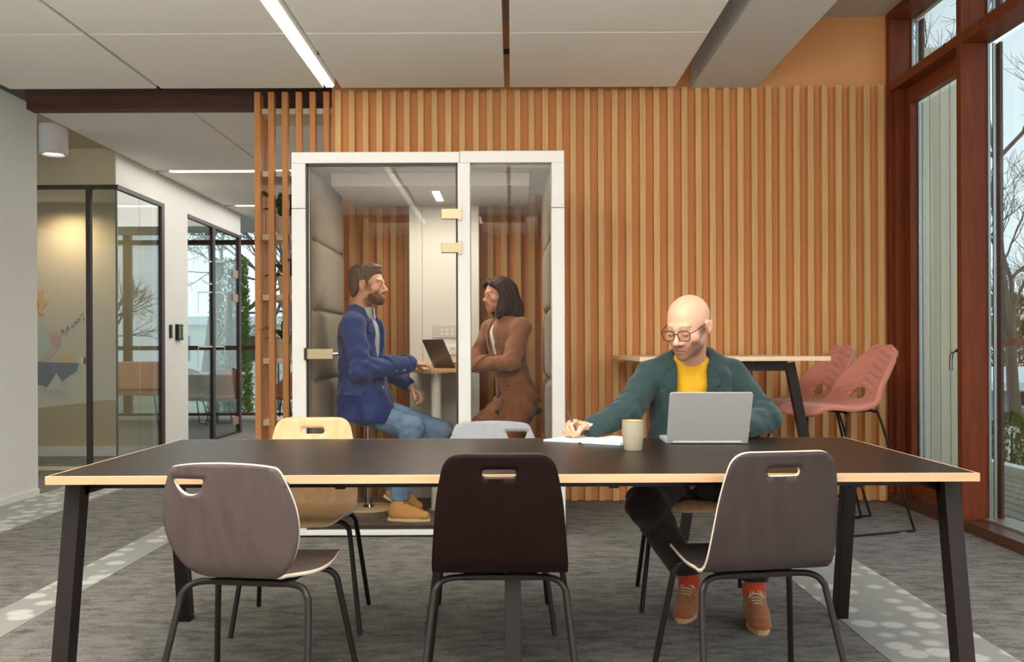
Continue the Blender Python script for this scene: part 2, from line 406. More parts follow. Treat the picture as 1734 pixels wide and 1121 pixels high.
# ------------------------------------------------------------------ glazed partitions on the corridor
g = thing('glass_partition', 'bronze-framed glass meeting room front and corner beside the alcove', 'partition', (-4.0, 8.65, 0))
struct(g); del g['category']; del g['label']; g.name = 'window_2'
bx('top_rail', (-6.0, 8.62, 2.565), (-3.59, 8.67, 2.605), M_frame, g)
bx('side_rail', (-3.64, 8.67, 2.565), (-3.59, 9.78, 2.605), M_frame, g)
bx('post', (-3.885, 8.62, 0), (-3.845, 8.67, 2.565), M_frame, g)
bx('end_post', (-3.64, 9.70, 0), (-3.59, 9.78, 2.565), M_frame, g)
bx('corner_joint', (-3.618, 8.632, 0.02), (-3.606, 8.65, 2.565), mat('glass_edge', (70, 84, 76), 0.3), g)
bx('floor_rail', (-6.0, 8.62, 0), (-3.60, 8.66, 0.03), M_shelf, g)
bx('pane', (-6.0, 8.64, 0.03), (-3.885, 8.648, 2.565), M_glass, g)
bx('pane', (-3.845, 8.64, 0.03), (-3.62, 8.648, 2.565), M_glass, g)
bx('side_pane', (-3.616, 8.66, 0.02), (-3.608, 9.165, 2.565), M_glassr, g)
bx('side_pane', (-3.616, 9.172, 0.02), (-3.608, 9.70, 2.565), M_glassr, g)
bx('door_pull', (-3.93, 8.60, .97), (-3.90, 8.64, 1.03), M_brass, g)

g = struct(thing('window_3', None, None, (-3.6, 11.5, 0)))
bx('top_rail', (-3.64, 10.5, 2.565), (-3.59, 12.55, 2.605), M_frame, g)
for y in (11.36, 12.45): bx('post', (-3.64, y, 0), (-3.59, y + .09, 2.565), M_frame, g)
bx('floor_rail', (-3.63, 10.5, 0), (-3.60, 12.5, 0.03), M_frame, g)
bx('pane', (-3.616, 10.51, .03), (-3.608, 10.88, 2.565), M_glassd, g)
bx('pane', (-3.616, 10.886, .03), (-3.608, 11.36, 2.565), M_glassd, g)
bx('door_pane', (-3.616, 11.46, .03), (-3.608, 12.44, 2.565), M_glassd, g)
for z in (.12, 1.72, 2.03): bx('hinge_plate', (-3.622, 12.2, z), (-3.600, 12.44, z + .10), mat('hinge_bronze', (168, 138, 122), .4, metal=.4), g)
M_print = mat('white_film', (190, 200, 194), 0.5)
def on_glass(px, py):
    y = 3.604 * F / (867 - px); return Vector((-3.603, y, H + (591 - py) * y / F))
def line_print(pts):
    p = [on_glass(*q) for q in pts]; q = MB()
    for a, b in zip(p[:-1], p[1:]): q.bar(a, b, 0.017, 0.002, (1, 0, 0))
    q.build('printed_line', M_print, g)
arc = [(338 + 21 - 21 * math.cos(a), 458 + 21 * math.sin(a)) for a in [i * PI / 14 for i in range(15)]]
line_print(arc[2:] + [(380, 441), (345, 441)])
line_print([(336, 528), (336, 493), (380, 493), (380, 530)])
line_print([(366, 538), (376, 542), (380, 551), (379, 560), (372, 571)])
line_print([(336, 619), (336, 585), (380, 585), (380, 619)])
t = thing('card_reader', 'small black card reader with green lights on white pillar', 'card reader', (-3.6, 10.16, 1.23))
bx('reader_body', (-3.60, 10.10, 1.20), (-3.565, 10.26, 1.37), M_black, t, 0.006)
bx('keypad', (-3.567, 10.11, 1.22), (-3.560, 10.16, 1.35), mat('key_grey', (92, 92, 96), 0.4), t)
for i in range(4): bx('status_light', (-3.567, 10.235, 1.24 + i * .03), (-3.561, 10.25, 1.25 + i * .03), mat('green_light', (60, 220, 70), 0.5, emit=1.5), t)
t = thing('door_release', 'narrow dark door release plate next to the card reader', 'switch', (-3.6, 9.94, 1.22))
bx('plate', (-3.60, 9.92, 1.22), (-3.585, 9.99, 1.36), M_black, t, 0.004)
bx('push_button', (-3.587, 9.94, 1.27), (-3.580, 9.97, 1.31), mat('key_grey', (92, 92, 96), 0.4), t)

# wall print inside the meeting room
t = thing('wall_mural', 'collage wall print with yellow flower, hand and dark mountains on beige wall', 'mural', (-4.6, 9.775, 0.8))
def flat(name, pts, col, off=0.0, rr=0.0):
    q = MB(); P = []
    for px, py in pts:
        p = at(px, py, 9.775); P.append((p.x, p.z))
    if rr: P = round_poly(P, rr, 3)
    q.prism(P, lambda u, v, tt: (u, 9.776 - off - tt, v), 0.002)
    q.build(name, mat('print_' + name, col, 0.8), t)
fpts = []
for i in range(14):
    a = 2 * PI * i / 14; r = 1.0 if i % 2 == 0 else 0.62
    fpts.append((62 + 20 * r * math.cos(a), 512 + 29 * r * math.sin(a)))
flat('flower_petal', fpts, (212, 160, 40)); flat('flower_heart', [(58 + 8 * math.cos(a), 516 + 12 * math.sin(a)) for a in [i * PI / 5 for i in range(10)]], (150, 88, 30), .002)
flat('shoulder', [(40, 560), (70, 580), (92, 578), (104, 556), (103, 584), (85, 606), (66, 612), (40, 612)], (206, 164, 132), 0, .02)
flat('hand', [(86, 575), (88, 560), (92, 572), (95, 556), (98, 572), (104, 558), (103, 582), (96, 590)], (196, 142, 116), .005, .008)
flat('blouse', [(40, 545), (78, 545), (88, 590), (70, 606), (40, 600)], (176, 180, 150), .0025, .02)
flat('sun', [(113 + 15 * math.cos(a), 607 + 9 * math.sin(a)) for a in [i * PI / 8 for i in range(16)]], (206, 168, 52))
flat('mountain', [(40, 612), (134, 615), (130, 628), (112, 640), (92, 660), (70, 652), (40, 655)], (70, 62, 50), .0025)
flat('rock', [(66, 628), (78, 618), (96, 636), (78, 656), (66, 648)], (52, 42, 36), .005)
flat('triangle', [(78, 660), (96, 632), (120, 668), (110, 664)], (186, 176, 150), .0075)
for i in range(22):
    x = 103 + i * 1.9 + random.uniform(-2, 2); y = 568 - i * 1.5 + random.uniform(-8, 8); r = random.uniform(1.2, 3)
    flat('confetti', [(x - r, y), (x, y - r), (x + r, y), (x, y + r)], random.choice([(120, 122, 96), (90, 84, 66), (150, 150, 120)]))

# ------------------------------------------------------------------ far window wall of the lounge
g = struct(thing('window_4', None, None, (-3.0, 15.05, 0)))
for z0, z1 in ((0.0, .09), (1.09, 1.16), (2.77, 2.84), (3.3, 3.46)): bx('rail', (-9, 15.0, z0), (2.7, 15.12, z1), M_brown, g)
for x in (-8.9, -7.1, -5.3, -2.9, -1.1, .7, 2.5): bx('mullion', (x - .05, 14.99, 0.09), (x + .05, 15.13, 3.3), M_brown, g)
for a, b in zip((-8.9, -7.1, -5.3, -2.9, -1.1, .7), (-7.1, -5.3, -2.9, -1.1, .7, 2.5)):
    bx('pane', (a + .05, 15.05, .09), (b - .05, 15.06, 3.3), M_glass, g)
struct(bx('trim_3', (-9, 14.86, 0), (2.7, 14.98, 0.05), M_white))

# ------------------------------------------------------------------ window wall and door beside the table
g = struct(thing('window_1', None, None, (2.74, 3.0, 0)))
bx('sill', (2.67, -3.6, 0.0), (2.96, 6.73, .063), M_darkwood, g, 0.003)
bx('top_rail', (2.67, -3.6, 3.405), (2.85, 6.73, 3.46), M_winwood, g)
ym = [6.67] + [5.61 - 1.06 * i for i in range(9)]
for y in ym: bx('mullion', (2.67, y, .063), (2.845, y + .057, 3.405), M_winwood, g, 0.002)
M_alu = mat('glazing_spacer', (168, 178, 178), 0.25, metal=0.7)
for i in range(len(ym) - 1):
    y0, y1 = ym[i + 1] + .057, ym[i]
    bx('transom', (2.67, y0, 2.895), (2.85, y1, 2.96), M_winwood, g, 0.002)
    zz = ((2.96, 3.405),) if i == 0 else ((.063, 2.895), (2.96, 3.405))
    for z0, z1 in zz:
        bx('pane', (2.812, y0, z0), (2.818, y1, z1), M_glass, g)
        bx('outer_pane', (2.882, y0, z0), (2.888, y1, z1), M_glass, g)
        bx('spacer', (2.826, y1 - .012, z0), (2.840, y1, z1), M_alu, g); bx('spacer', (2.856, y1 - .012, z0), (2.872, y1, z1), M_alu, g)
        bx('outer_frame', (2.889, y1 - .03, z0), (2.905, y1 + .05, z1), M_darkwood, g)
    if i: bx('threshold_strip', (2.80, y0, .063), (2.96, y1, .075), mat('sill_metal', (150, 140, 128), 0.4, metal=0.4), g)
g = struct(thing('door_1', None, None, (2.78, 6.17, 0)))
bx('door_frame', (2.69, 6.60, .063), (2.85, 6.668, 2.893), M_winwood, g, .002)
bx('stile', (2.745, 6.50, .075), (2.80, 6.592, 2.885), M_winwood, g, .003)
bx('stile', (2.745, 5.69, .075), (2.80, 5.78, 2.885), M_winwood, g, .003)
bx('top_rail', (2.745, 5.78, 2.775), (2.80, 6.50, 2.885), M_winwood, g, .003)
bx('bottom_rail', (2.745, 5.78, .075), (2.80, 6.50, .33), M_winwood, g, .003)
bx('pane', (2.785, 5.78, .33), (2.791, 6.50, 2.775), M_glass, g)
bx('outer_pane', (2.842, 5.78, .33), (2.848, 6.50, 2.775), M_glass, g)
bx('spacer', (2.797, 6.488, .33), (2.810, 6.50, 2.775), M_alu, g); bx('spacer', (2.824, 6.488, .33), (2.838, 6.50, 2.775), M_alu, g)
MB().tube(spline([(2.745, 5.75, 1.06), (2.70, 5.76, 1.07), (2.685, 5.775, 1.04), (2.685, 5.78, 0.95)], 6), .011).build('handle', M_chrome, g)

# ------------------------------------------------------------------ outdoors beside the window
M_deck = mat('deck_board', (140, 132, 112), 0.8, var=0.2, nscale=3, stretch=(10, 1, 1), objvar=0.06)
deck = struct(bx('floor_deck', (2.96, -4, -.20), (4.3, 12, -.055), M_darkwood)); b0 = None
for k in range(9):
    loc = Vector((3.04 + k * .145, 4.0, -.05)) - deck.location
    if b0 is None: b0 = MB().box((-.066, -8, -.004), (.066, 8, .03)).build('deck_board', M_deck, deck, False); b0.location = loc
    else: clone(b0, loc, deck)
struct(bx('trim_4', (4.3, -4, -.25), (4.42, 14, .06), M_white))
M_board = mat('pale_cladding', (224, 216, 192), 0.7, var=0.06, nscale=3, stretch=(6, 6, .5), objvar=0.03)
wg = struct(bx('wall_wing', (2.85, 8.22, -.05), (4.0, 8.4, 3.7), M_board)); b0 = None
for k in range(13):
    loc = Vector((2.90 + k * .086, 8.21, -.02)) - wg.location
    if b0 is None: b0 = MB().box((-.040, -.016, 0), (.040, .012, 3.7)).build('cladding_board', M_board, wg, False); b0.location = loc
    else: clone(b0, loc, wg)
t = thing('terrace_rail', 'brown timber terrace rail outside the big window', 'railing', (4.36, 6, 0))
bx('handrail', (4.32, -3, 1.10), (4.40, 14, 1.165), M_winwood, t)
for y in (-2, 1, 4, 11, 13.5): bx('post', (4.33, y, .06), (4.39, y + .06, 1.10), M_winwood, t)
M_ground = mat('winter_grass', (150, 152, 120), 0.95, col2=(196, 196, 184), nscale=0.6)
gm = MB().box((4.42, -30, -1.6), (60, 80, -1.0)).box((-40, 15.2, -.6), (4.42, 80, -.1)); struct(gm.build('ground', M_ground))

M_thuja = mat('thuja_leaf', (112, 116, 40), 0.8, col2=(70, 84, 30), nscale=9, objvar=0.1)
def foliage(name, label, cat, base, rx, ry, hgt, n, m, leaf, shape, group=None, seed=1, trunk=0.0, tm=None, z0=0.0):
    rnd = random.Random(seed); t = thing(name, label, cat, base, 0, group); q = MB()
    for i in range(n):
        u = rnd.random(); a = rnd.uniform(0, 2 * PI)
        r = shape(u) * (0.75 + 0.3 * rnd.random()); 
        p = Vector((rx * r * math.cos(a), ry * r * math.sin(a), z0 + hgt * u))
        up = Vector((math.cos(a) * .5 + rnd.uniform(-.5, .5), math.sin(a) * .5 + rnd.uniform(-.5, .5), rnd.uniform(.2, 1.2))).normalized()
        sd = up.cross(Vector((rnd.uniform(-1, 1), rnd.uniform(-1, 1), .1))).normalized(); L = leaf * rnd.uniform(.7, 1.4)
        q.add([p - sd * L * .35, p + up * L * .5 + sd * 0, p + sd * L * .35, p + up * L * 1.2], [(0, 1, 3), (1, 2, 3)])
    o = q.build('foliage', m, t, False); o['kind'] = 'stuff'
    if trunk: MB().tube([(0, 0, -.05), (0, 0, z0 + hgt * .8)], [trunk, trunk * .3], 8).build('trunk', tm or M_bark, t, False)
    return t
M_bark = mat('bark', (104, 92, 80), 0.9, var=0.3, nscale=8, stretch=(1, 1, .3))
for i in range(9):
    x = 6.3 + i * .52; y = 12.6 + i * .30
    foliage('thuja_shrub', 'green-gold conical thuja shrub in the hedge outside the window', 'shrub', (x, y, -1.0), .42, .42, 1.10 + .08 * (i % 3), 1500, M_thuja, .06,
            lambda u: (1 - u) ** .6 * .95 + .03, 'thuja hedge outside the window', 10 + i, .04)
t = thing('garden_house', 'low grey house with white roof beyond the thuja hedge', 'house', (18, 30, -1.0))
M_hwall = mat('house_grey', (150, 158, 164), 0.8); M_hroof = mat('snowy_roof', (226, 232, 236), 0.7, var=0.1, nscale=2, stretch=(1, 8, 1))
bx('house_wall', (13.0, 28.6, -1.0), (24, 34, -.05), M_hwall, t)
MB().add([(12.6, 28.0, .04), (24.4, 28.0, .04), (24.4, 31.5, .44), (12.6, 31.5, .44), (24.4, 35, .0), (12.6, 35, .0), (12.6, 28.0, -.2), (24.4, 28.0, -.2), (24.4, 35, -.2), (12.6, 35, -.2)],
         [(0, 1, 2, 3), (3, 2, 4, 5), (0, 6, 7, 1), (5, 4, 8, 9), (6, 9, 8, 7), (0, 3, 5, 9, 6), (1, 7, 8, 4, 2)]).build('roof', M_hroof, t)
for x in (15, 17.2, 19.4): 
    f = bx('house_window', (x, 28.55, -.75), (x + .9, 28.62, -.2), M_white, t); bx('house_pane', (x + .08, 28.53, -.68), (x + .82, 28.56, -.27), M_frame, f)

def bare_tree(label, base, hgt, r0, seed, levels=5, group=None, lean=(0, 0), split=0.28, m=None):
    rnd = random.Random(seed); t = thing('bare_tree', label, 'tree', base, 0, group); tr, br = MB(), MB()
    def grow(p, d, L, r, lv):
        pts = [p]; q = d.copy(); n = 4 if lv else 3
        for i in range(n):
            q = (q + Vector((rnd.uniform(-1, 1), rnd.uniform(-1, 1), rnd.uniform(-.4, .7))) * (.07 if lv == levels else .18)).normalized()
            pts.append(pts[-1] + q * L / n)
        (tr if lv == levels else br).tube(pts, [r * (1 - .35 * i / n) for i in range(n + 1)], 7 if lv == levels else (5 if lv > 2 else 3), False)
        if lv == 0: return
        k = rnd.choice((3, 4)) if lv > 1 else 4
        for j in range(k):
            s = rnd.uniform(.45, 1.0) if j else 1.0; b = pts[min(n, int(s * n + .5))]
            ang = rnd.uniform(.35, .85) if j else rnd.uniform(.05, .3)
            ax = q.cross(Vector((rnd.uniform(-1, 1), rnd.uniform(-1, 1), rnd.uniform(-1, 1)))).normalized()
            grow(b, Matrix.Rotation(ang, 3, ax) @ q, L * rnd.uniform(.55, .78), r * (.62 if j else .7) * .9, lv - 1)
    grow(Vector((0, 0, 0)), Vector((lean[0], lean[1], 1)).normalized(), hgt * split, r0, levels)
    tr.build('trunk', m or M_bark, t, False); o = br.build('branches', m or M_bark, t, False); o['kind'] = 'stuff'
    return t
bare_tree('tall bare tree with forked trunk outside the big window', (13.35, 25, -1.0), 11.5, .17, 5, 6, None, (-.10, 0), .36)
for i, (x, y, hh) in enumerate(((23.5, 55, 13), (17.0, 50, 12), (31, 56, 14), (21, 64, 15))):
    bare_tree('distant bare tree behind the snowy garden roof', (x, y, -1), hh, .16, 30 + i, 5, 'distant bare trees', (0, 0), .26)
M_ever = mat('evergreen_leaf', (66, 74, 44), 0.9, col2=(112, 104, 50), nscale=2)
for i, (x, y, rr, hh) in enumerate(((21.0, 40, 2.4, 4.2), (27.2, 42, 2.8, 3.6), (17.4, 38.5, 1.6, 2.6), (24.4, 46.5, 2.2, 3.4))):
    foliage('evergreen_shrub', 'olive evergreen bush growing behind the snowy garden roof', 'shrub', (x, y, -1), rr, rr, hh, 4500, M_ever, .2,
            lambda u: math.sin(PI * min(1, .15 + u * .85)) ** .6, 'evergreens beyond the garden house', 60 + i, .1)
# outdoors beyond the lounge
for i, (x, y, hh, ln) in enumerate(((-7.2, 22, 9, .1), (-5.6, 25, 10, -.1), (-3.6, 23, 9, .05), (-9.5, 24, 10, .1), (-12, 27, 11, 0), (-2.0, 27, 10, 0), (-7.6, 30, 11, 0))):
    bare_tree('bare winter tree outside the far lounge windows', (x, y, -.1), hh, .10, 80 + i, 5, 'bare trees beyond the lounge', (ln, 0), .26)
M_ivy = mat('ivy_leaf', (92, 130, 60), 0.7, col2=(134, 140, 66), nscale=3)
foliage('ivy_trunk', 'tree trunk wrapped in green ivy outside the lounge windows', 'tree', (-4.90, 16.4, -.1), .36, .36, 2.75, 8000, M_ivy, .06, lambda u: 1.0 - .25 * u, None, 3, .12)
foliage('russet_bush', 'russet leaved bush outside the far lounge windows', 'shrub', (-4.6, 18.6, -.1), .9, .9, 2.0, 1500, mat('russet_leaf', (150, 104, 70), 0.8, col2=(120, 96, 66), nscale=3), .045, lambda u: math.sin(PI * (.1 + .85 * u)), None, 4, .03)
t = thing('white_outbuilding', 'pale flat outbuilding far beyond the lounge windows', 'house', (-9, 34, -.1))
bx('building_wall', (-14, 34, -.1), (-5, 38, 2.0), mat('far_wall', (206, 212, 206), 0.8), t); bx('roof', (-14.2, 33.8, 2.0), (-4.8, 38.2, 2.3), M_hroof, t)
for x in (-12.6, -10.2, -7.8): bx('building_window', (x, 33.94, .7), (x + 1.0, 34.02, 1.6), M_frame, t)

# ------------------------------------------------------------------ open slatted shelf screen
sc = thing('shelf_screen', 'open shelf divider of orange slats and pale boards beside the booth', 'shelf', (-1.55, 6.95, 0))
sc0 = None
def scr(x, y, dx=.021, dy=.03):
    MB().box((x - dx, y, .004), (x + dx, y + 2 * dy * .9, 2.945)).build('slat', M_screen, sc, True, 0.0015, 1)
for k in range(6): scr(-1.846 + k * .0992 + .0205, wy(-1.6) - .005)
for k in range(3): scr(-1.838 + .012, wy(-1.6) + .115 + k * .095, .012, .017)
for z in (2.84, 2.386, 1.927, 1.49, 1.03, .58, .10):
    bx('shelf_board', (-1.842, wy(-1.6) + .054, z - .04), (-1.302, wy(-1.6) + .42, z), M_shelf, sc, .002)

M_leaf = mat('houseplant_leaf', (58, 84, 40), 0.45, col2=(84, 108, 50), nscale=5)
M_pot = mat('cream_pot', (222, 204, 178), 0.6)
def pot_plant(label, loc, n, L, wdt, droop, seed, up=0.6, group=None, pr=.075, ph=.14):
    rnd = random.Random(seed); t = thing('potted_plant', label, 'plant', loc, 0, group)
    MB().lathe([(pr * .72, 0), (pr * .98, ph * .95), (pr, ph), (pr * .9, ph), (pr * .86, ph * .85)], (0, 0, 0), 24, capt=False).build('pot', M_pot, t, False)
    MB().lathe([(pr * .87, ph * .86), (0, ph * .88)], (0, 0, 0), 20, capb=False, capt=False).build('soil', M_brown, t, False)
    for i in range(n):
        q = MB(); a = 2 * PI * i / n + rnd.uniform(-.3, .3); l = L * rnd.uniform(.7, 1.1); d = Vector((math.cos(a), math.sin(a), 0)); sd = Vector((-d.y, d.x, 0)); vs = []
        e = up * rnd.uniform(.6, 1.5)
        for j in range(6):
            s = j / 5; c = d * l * s * (.5 + .5 * s) + Vector((0, 0, ph * .8 + l * e * s - droop * l * s ** 2.2))
            wd = wdt * math.sin(PI * min(.96, .12 + .86 * s)) ** .8
            vs += [c - sd * wd + Vector((0, 0, wd * .3)), c, c + sd * wd + Vector((0, 0, wd * .3))]
        for j in range(5):
            b = j * 3; q.add(vs[b:b + 6], [(0, 1, 4, 3), (1, 2, 5, 4)], True)
        o = q.build('leaf', M_leaf, t, False); so = o.modifiers.new('thickness', 'SOLIDIFY'); so.thickness = .0015
for x, z, k in ((-1.675, 1.927, 0), (-1.655, 1.49, 1), (-1.685, 1.03, 2)):
    lab = ('broad leaved plant in cream pot on the fourth shelf up of the divider', 'dark leaved plant in cream pot on the third shelf up, half hidden by the booth',
           'spiky leaved plant in cream pot on the second shelf up of the divider')[k]
    pot_plant(lab, (x, 6.975, z), (11, 12, 16)[k], (.24, .22, .24)[k], (.045, .03, .014)[k], (.5, .5, .7)[k], 40 + k, (1.1, .9, 1.0)[k])
for x, z, k in ((-1.46, 1.927, 4), (-1.46, 1.03, 5)): pot_plant(('second broad leaved plant on the fourth shelf up, behind the booth frame', 'second spiky plant on the second shelf up, behind the booth frame')[k - 4], (x, 7.0, z), 11, .2, .03, .5, 50 + k, 1.0)
t = thing('storage_bin', 'slate blue storage bin on the lowest open shelf of the divider', 'bin', (-1.46, 6.97, .58))
q = MB(); q.box((-1.57, 6.82, .58), (-1.35, 7.12, 1.0)); q.build('bin_body', mat('slate_blue', (92, 104, 120), 0.6), t, True, .006); bx('bin_rim', (-1.575, 6.815, .955), (-1.345, 7.125, .975), mat('slate_blue_rim', (76, 88, 104), 0.6), t)
# ------------------------------------------------------------------ glass meeting booth
def bX(px): return (px - 867) * 5.48 / F
def bZ(py): return H + (591 - py) * 5.48 / F
M_bwhite = mat('booth_white', (232, 232, 228), 0.4)
M_felt = mat('taupe_fabric', (150, 136, 118), 0.95, var=0.10, nscale=90, bump=0.25, bscale=260, sheen=0.2)
M_bgrey = mat('booth_grey', (176, 168, 152), 0.7)
M_gran = mat('granular_mat', (64, 56, 48), 0.95, col2=(120, 108, 94), nscale=260)
booth = thing('meeting_booth', 'white framed glass meeting booth with two people inside', 'booth', (-.48, 6.05, 0))
B0, B1 = -1.276, .307
def bb(name, lo, hi, m, bev=.003): return bx(name, lo, hi, m, booth, bev)
bb('plinth', (B0 + .01, 5.50, 0.0), (B1 - .01, 6.60, .014), M_black, 0)
bb('bottom_rail', (B0, 5.48, .012), (B1, 5.60, .044), M_bwhite)
bb('stile', (B0, 5.48, .044), (-1.195, 5.60, 1.908), M_bwhite); bb('stile', (B0, 5.48, 1.911), (-1.195, 5.60, 2.172), M_bwhite)
bb('stile', (.233, 5.48, .044), (B1, 5.60, 1.908), M_bwhite); bb('stile', (.233, 5.48, 1.911), (B1, 5.60, 2.172), M_bwhite)
bb('top_rail', (B0, 5.48, 2.172), (-.301, 5.60, 2.236), M_bwhite); bb('top_rail', (-.299, 5.48, 2.172), (B1, 5.60, 2.240), M_bwhite)
bb('mullion', (-.312, 5.48, .044), (-.24, 5.60, 2.172), M_bwhite)
bb('side_panel', (B0, 5.60, .012), (-1.215, 6.62, 2.236), M_bwhite); bb('side_panel', (.245, 5.60, .012), (B1, 6.62, 2.236), M_bwhite)
bb('roof_panel', (B0 + .06, 5.60, 2.165), (B1 - .06, 6.62, 2.236), M_bgrey)
bb('floor_mat', (-1.215, 5.60, .012), (.245, 6.60, .06), M_gran)
for x0, x1 in ((-1.195, -1.183), (-.324, -.312)): bb('door_edge', (x0, 5.495, .06), (x1, 5.515, 2.168), M_frame, 0)
for z0, z1 in ((.046, .064), (2.158, 2.172)): bb('door_edge', (-1.195, 5.495, z0), (-.312, 5.515, z1), M_frame, 0)
bb('door_pane', (-1.183, 5.50, .064), (-.324, 5.51, 2.158), M_glassb, 0)
bb('fixed_pane', (-.24, 5.51, .05), (.233, 5.52, 2.172), M_glassb, 0)
for z in (1.846, 1.650):
    h = bb('hinge', (-.408, 5.478, z), (-.292, 5.522, z + .060), M_brass, .003); bx('hinge_knuckle', (-.309, 5.464, z - .008), (-.290, 5.484, z + .068), M_brass, h)
lk = bb('lock_case', (-1.195, 5.455, 1.035), (-1.035, 5.50, 1.095), M_brass, .004)
MB().tube([(-1.04, 5.47, 1.066), (-1.005, 5.47, 1.066)], .011, 14).build('knob', M_chrome, lk); bx('lock_plate', (-1.20, 5.45, 1.03), (-1.183, 5.475, 1.10), M_frame, lk)
tiers = (.07, .490, .906, 1.328, 1.743, 2.155)
for a, b_ in zip(tiers[:-1], tiers[1:]):
    for x0, x1 in ((-1.216, -1.172), (.205, .246)):
        q = MB(); n = 10; vs = []; 
        for i in range(n + 1):
            for j in range(n + 1):
                s, tt = i / n, j / n; e = min(1, 6 * min(s, 1 - s)) ; e2 = min(1, 6 * min(tt, 1 - tt))
                puff = (1 - (1 - e) ** 2) ** .5 * (1 - (1 - e2) ** 2) ** .5
                if x0 < 0: x = x0 + (x1 - x0) * (.35 + .65 * puff)
                else: x = x1 - (x1 - x0) * (.35 + .65 * puff)
                vs.append((x, 5.61 + .98 * s, a + (b_ - a) * tt))
        q.add(vs, [(i * (n + 1) + j, (i + 1) * (n + 1) + j, (i + 1) * (n + 1) + j + 1, i * (n + 1) + j + 1) for i in range(n) for j in range(n)], True)
        o = q.build('wall_cushion', M_felt, booth); so = o.modifiers.new('thickness', 'SOLIDIFY'); so.thickness = .02; so.offset = -1 if x0 < 0 else 1
v = bb('ceiling_unit', (-1.10, 5.76, 2.085), (.11, 6.585, 2.165), M_bgrey, .003)
bx('strip_lamp', (-.50, 5.95, 2.080), (-.455, 6.32, 2.086), mat('booth_lamp', (255, 248, 230), .5, emit=3.0), v)
bb('back_panel', (-.71, 6.55, .06), (-.227, 6.61, 2.165), mat('booth_back_white', (214, 212, 202), 0.55), .002)
for x0, x1 in ((-1.17, -.71), (-.227, .205)): bb('back_pane', (x0, 6.59, .06), (x1, 6.60, 2.165), M_glassb, 0)
cp = bb('control_panel', (-.55, 6.542, 1.17), (-.375, 6.551, 1.258), mat('panel_grey', (196, 196, 192), 0.4), .002)
for i in range(3):
    for j in range(2): bx('control_key', (-.49 + i * .035, 6.540, 1.19 + j * .03), (-.478 + i * .035, 6.543, 1.202 + j * .03), M_bwhite, cp)
so_ = bb('socket_plate', (-.50, 6.540, 1.055), (-.375, 6.551, 1.125), M_bwhite, .002)
for x in (-.465, -.41):
    MB().lathe([(.021, 0), (.021, .004), (.016, .004), (.015, .001)], (x, 6.540, 1.09), 20, Matrix.Rotation(PI / 2, 4, 'X'), capb=False).build('socket', mat('socket_white', (226, 226, 222), .4), so_)
    for dx in (-.007, .007): bx('socket_hole', (x + dx - .002, 6.532, 1.088), (x + dx + .002, 6.5375, 1.092), M_black, so_)
bx('cable_seam', (-.622, 6.547, .06), (-.618, 6.551, 2.1), M_bgrey, booth)

t = thing('booth_table', 'small high birch table on white post inside the booth', 'table', (-.48, 6.2, .06))
poly = round_poly([(-.655, 6.548), (-.655, 5.93), (-.30, 5.93), (-.30, 6.548)], [.005, .07, .07, .005], 6)
MB().prism(poly, lambda u, v, h: (u, v, .944 + h), .024).build('table_top', mat('birch_ply', (214, 168, 108), .45, col2=(198, 150, 90), nscale=3, stretch=(1, 8, 8)), t, True, .002)
MB().lathe([(.034, .06), (.034, .944)], (-.49, 6.08, 0), 24).build('table_post', mat('post_white', (224, 224, 214), 0.45), t)
MB().lathe([(.045, .06), (.045, .064)], (-.49, 6.08, 0), 24).build('floor_plate', M_bwhite, t); bx('top_plate', (-.57, 6.0, .934), (-.41, 6.16, .944), M_bwhite, t)

def booth_stool(label, x, y):
    t = thing('bar_stool', label, 'stool', (x, y, .06), 0, None)
    MB().lathe([(.165, 0), (.168, .012), (.168, .03), (.160, .036), (.03, .042)], (0, 0, 0), 40).build('base', mat('stool_base', (116, 104, 94), .5), t, False)
    MB().lathe([(.158, .033), (.170, .034), (.170, .045), (.158, .046)], (0, 0, 0), 40).build('base_ring', mat('base_ring_birch', (206, 180, 140), .5), t, False)
    MB().lathe([(.04, .042), (.022, .06), (.022, .36), (.016, .361), (.016, .60)], (0, 0, 0), 24).build('pole', M_chrome, t, False)
    MB().lathe([(.03, .585), (.13, .60), (.165, .615), (.165, .64), (.13, .652), (.0, .655)], (0, 0, 0), 32).build('seat', mat('stool_seat', (90, 82, 76), .8), t, False)
    return t
booth_stool('round based chrome stool under the man in the blue jacket', -.905, 5.93)
booth_stool('round based stool under the woman in the brown suit', .03, 6.17)

t = thing('laptop', 'open dark grey laptop on the booth table seen from behind', 'laptop', (-.42, 6.15, .968), 0)
# hinge line runs from far-left to near-right, lid leans to the left
hx, hy = Vector((-.52, 6.26, .972)), Vector((-.375, 6.03, .972)); hd = (hy - hx).normalized(); nr = Vector((-hd.y, hd.x, 0))
if nr.x < 0: nr = -nr
M_lapdark = mat('space_grey_metal', (104, 96, 94), .35, metal=.6)
def slab(name, o, u, v_, n_, w_, h_, th, m, parent, rr=.008):
    pl = round_poly([(0, 0), (w_, 0), (w_, h_), (0, h_)], rr, 4)
    return MB().prism(pl, lambda a, b, k: o + u * a + v_ * b + n_ * k, th).build(name, m, parent)
ldir = (Vector((0, 0, 1)) * .90 - nr * .43).normalized()
slab('screen_lid', hx, hd, ldir, -(hd.cross(ldir)) , .29, .20, .005, M_lapdark, t)
slab('keyboard_base', hx - Vector((0, 0, .004)), hd, nr, Vector((0, 0, 1)), .29, .20, .012, M_lapdark, t)
slab('keyboard', hx + nr * .02 + hd * .02 + Vector((0, 0, .008)), hd, nr, Vector((0, 0, 1)), .25, .09, .002, M_black, t, .003)
t = thing('computer_mouse', 'small white mouse on the booth table under hand', 'mouse', (-.59, 6.0, .968))
q = MB(); M4 = Matrix.Translation((-.575, 6.0, .968)) @ Matrix.Diagonal((.052, .031, .03, 1))
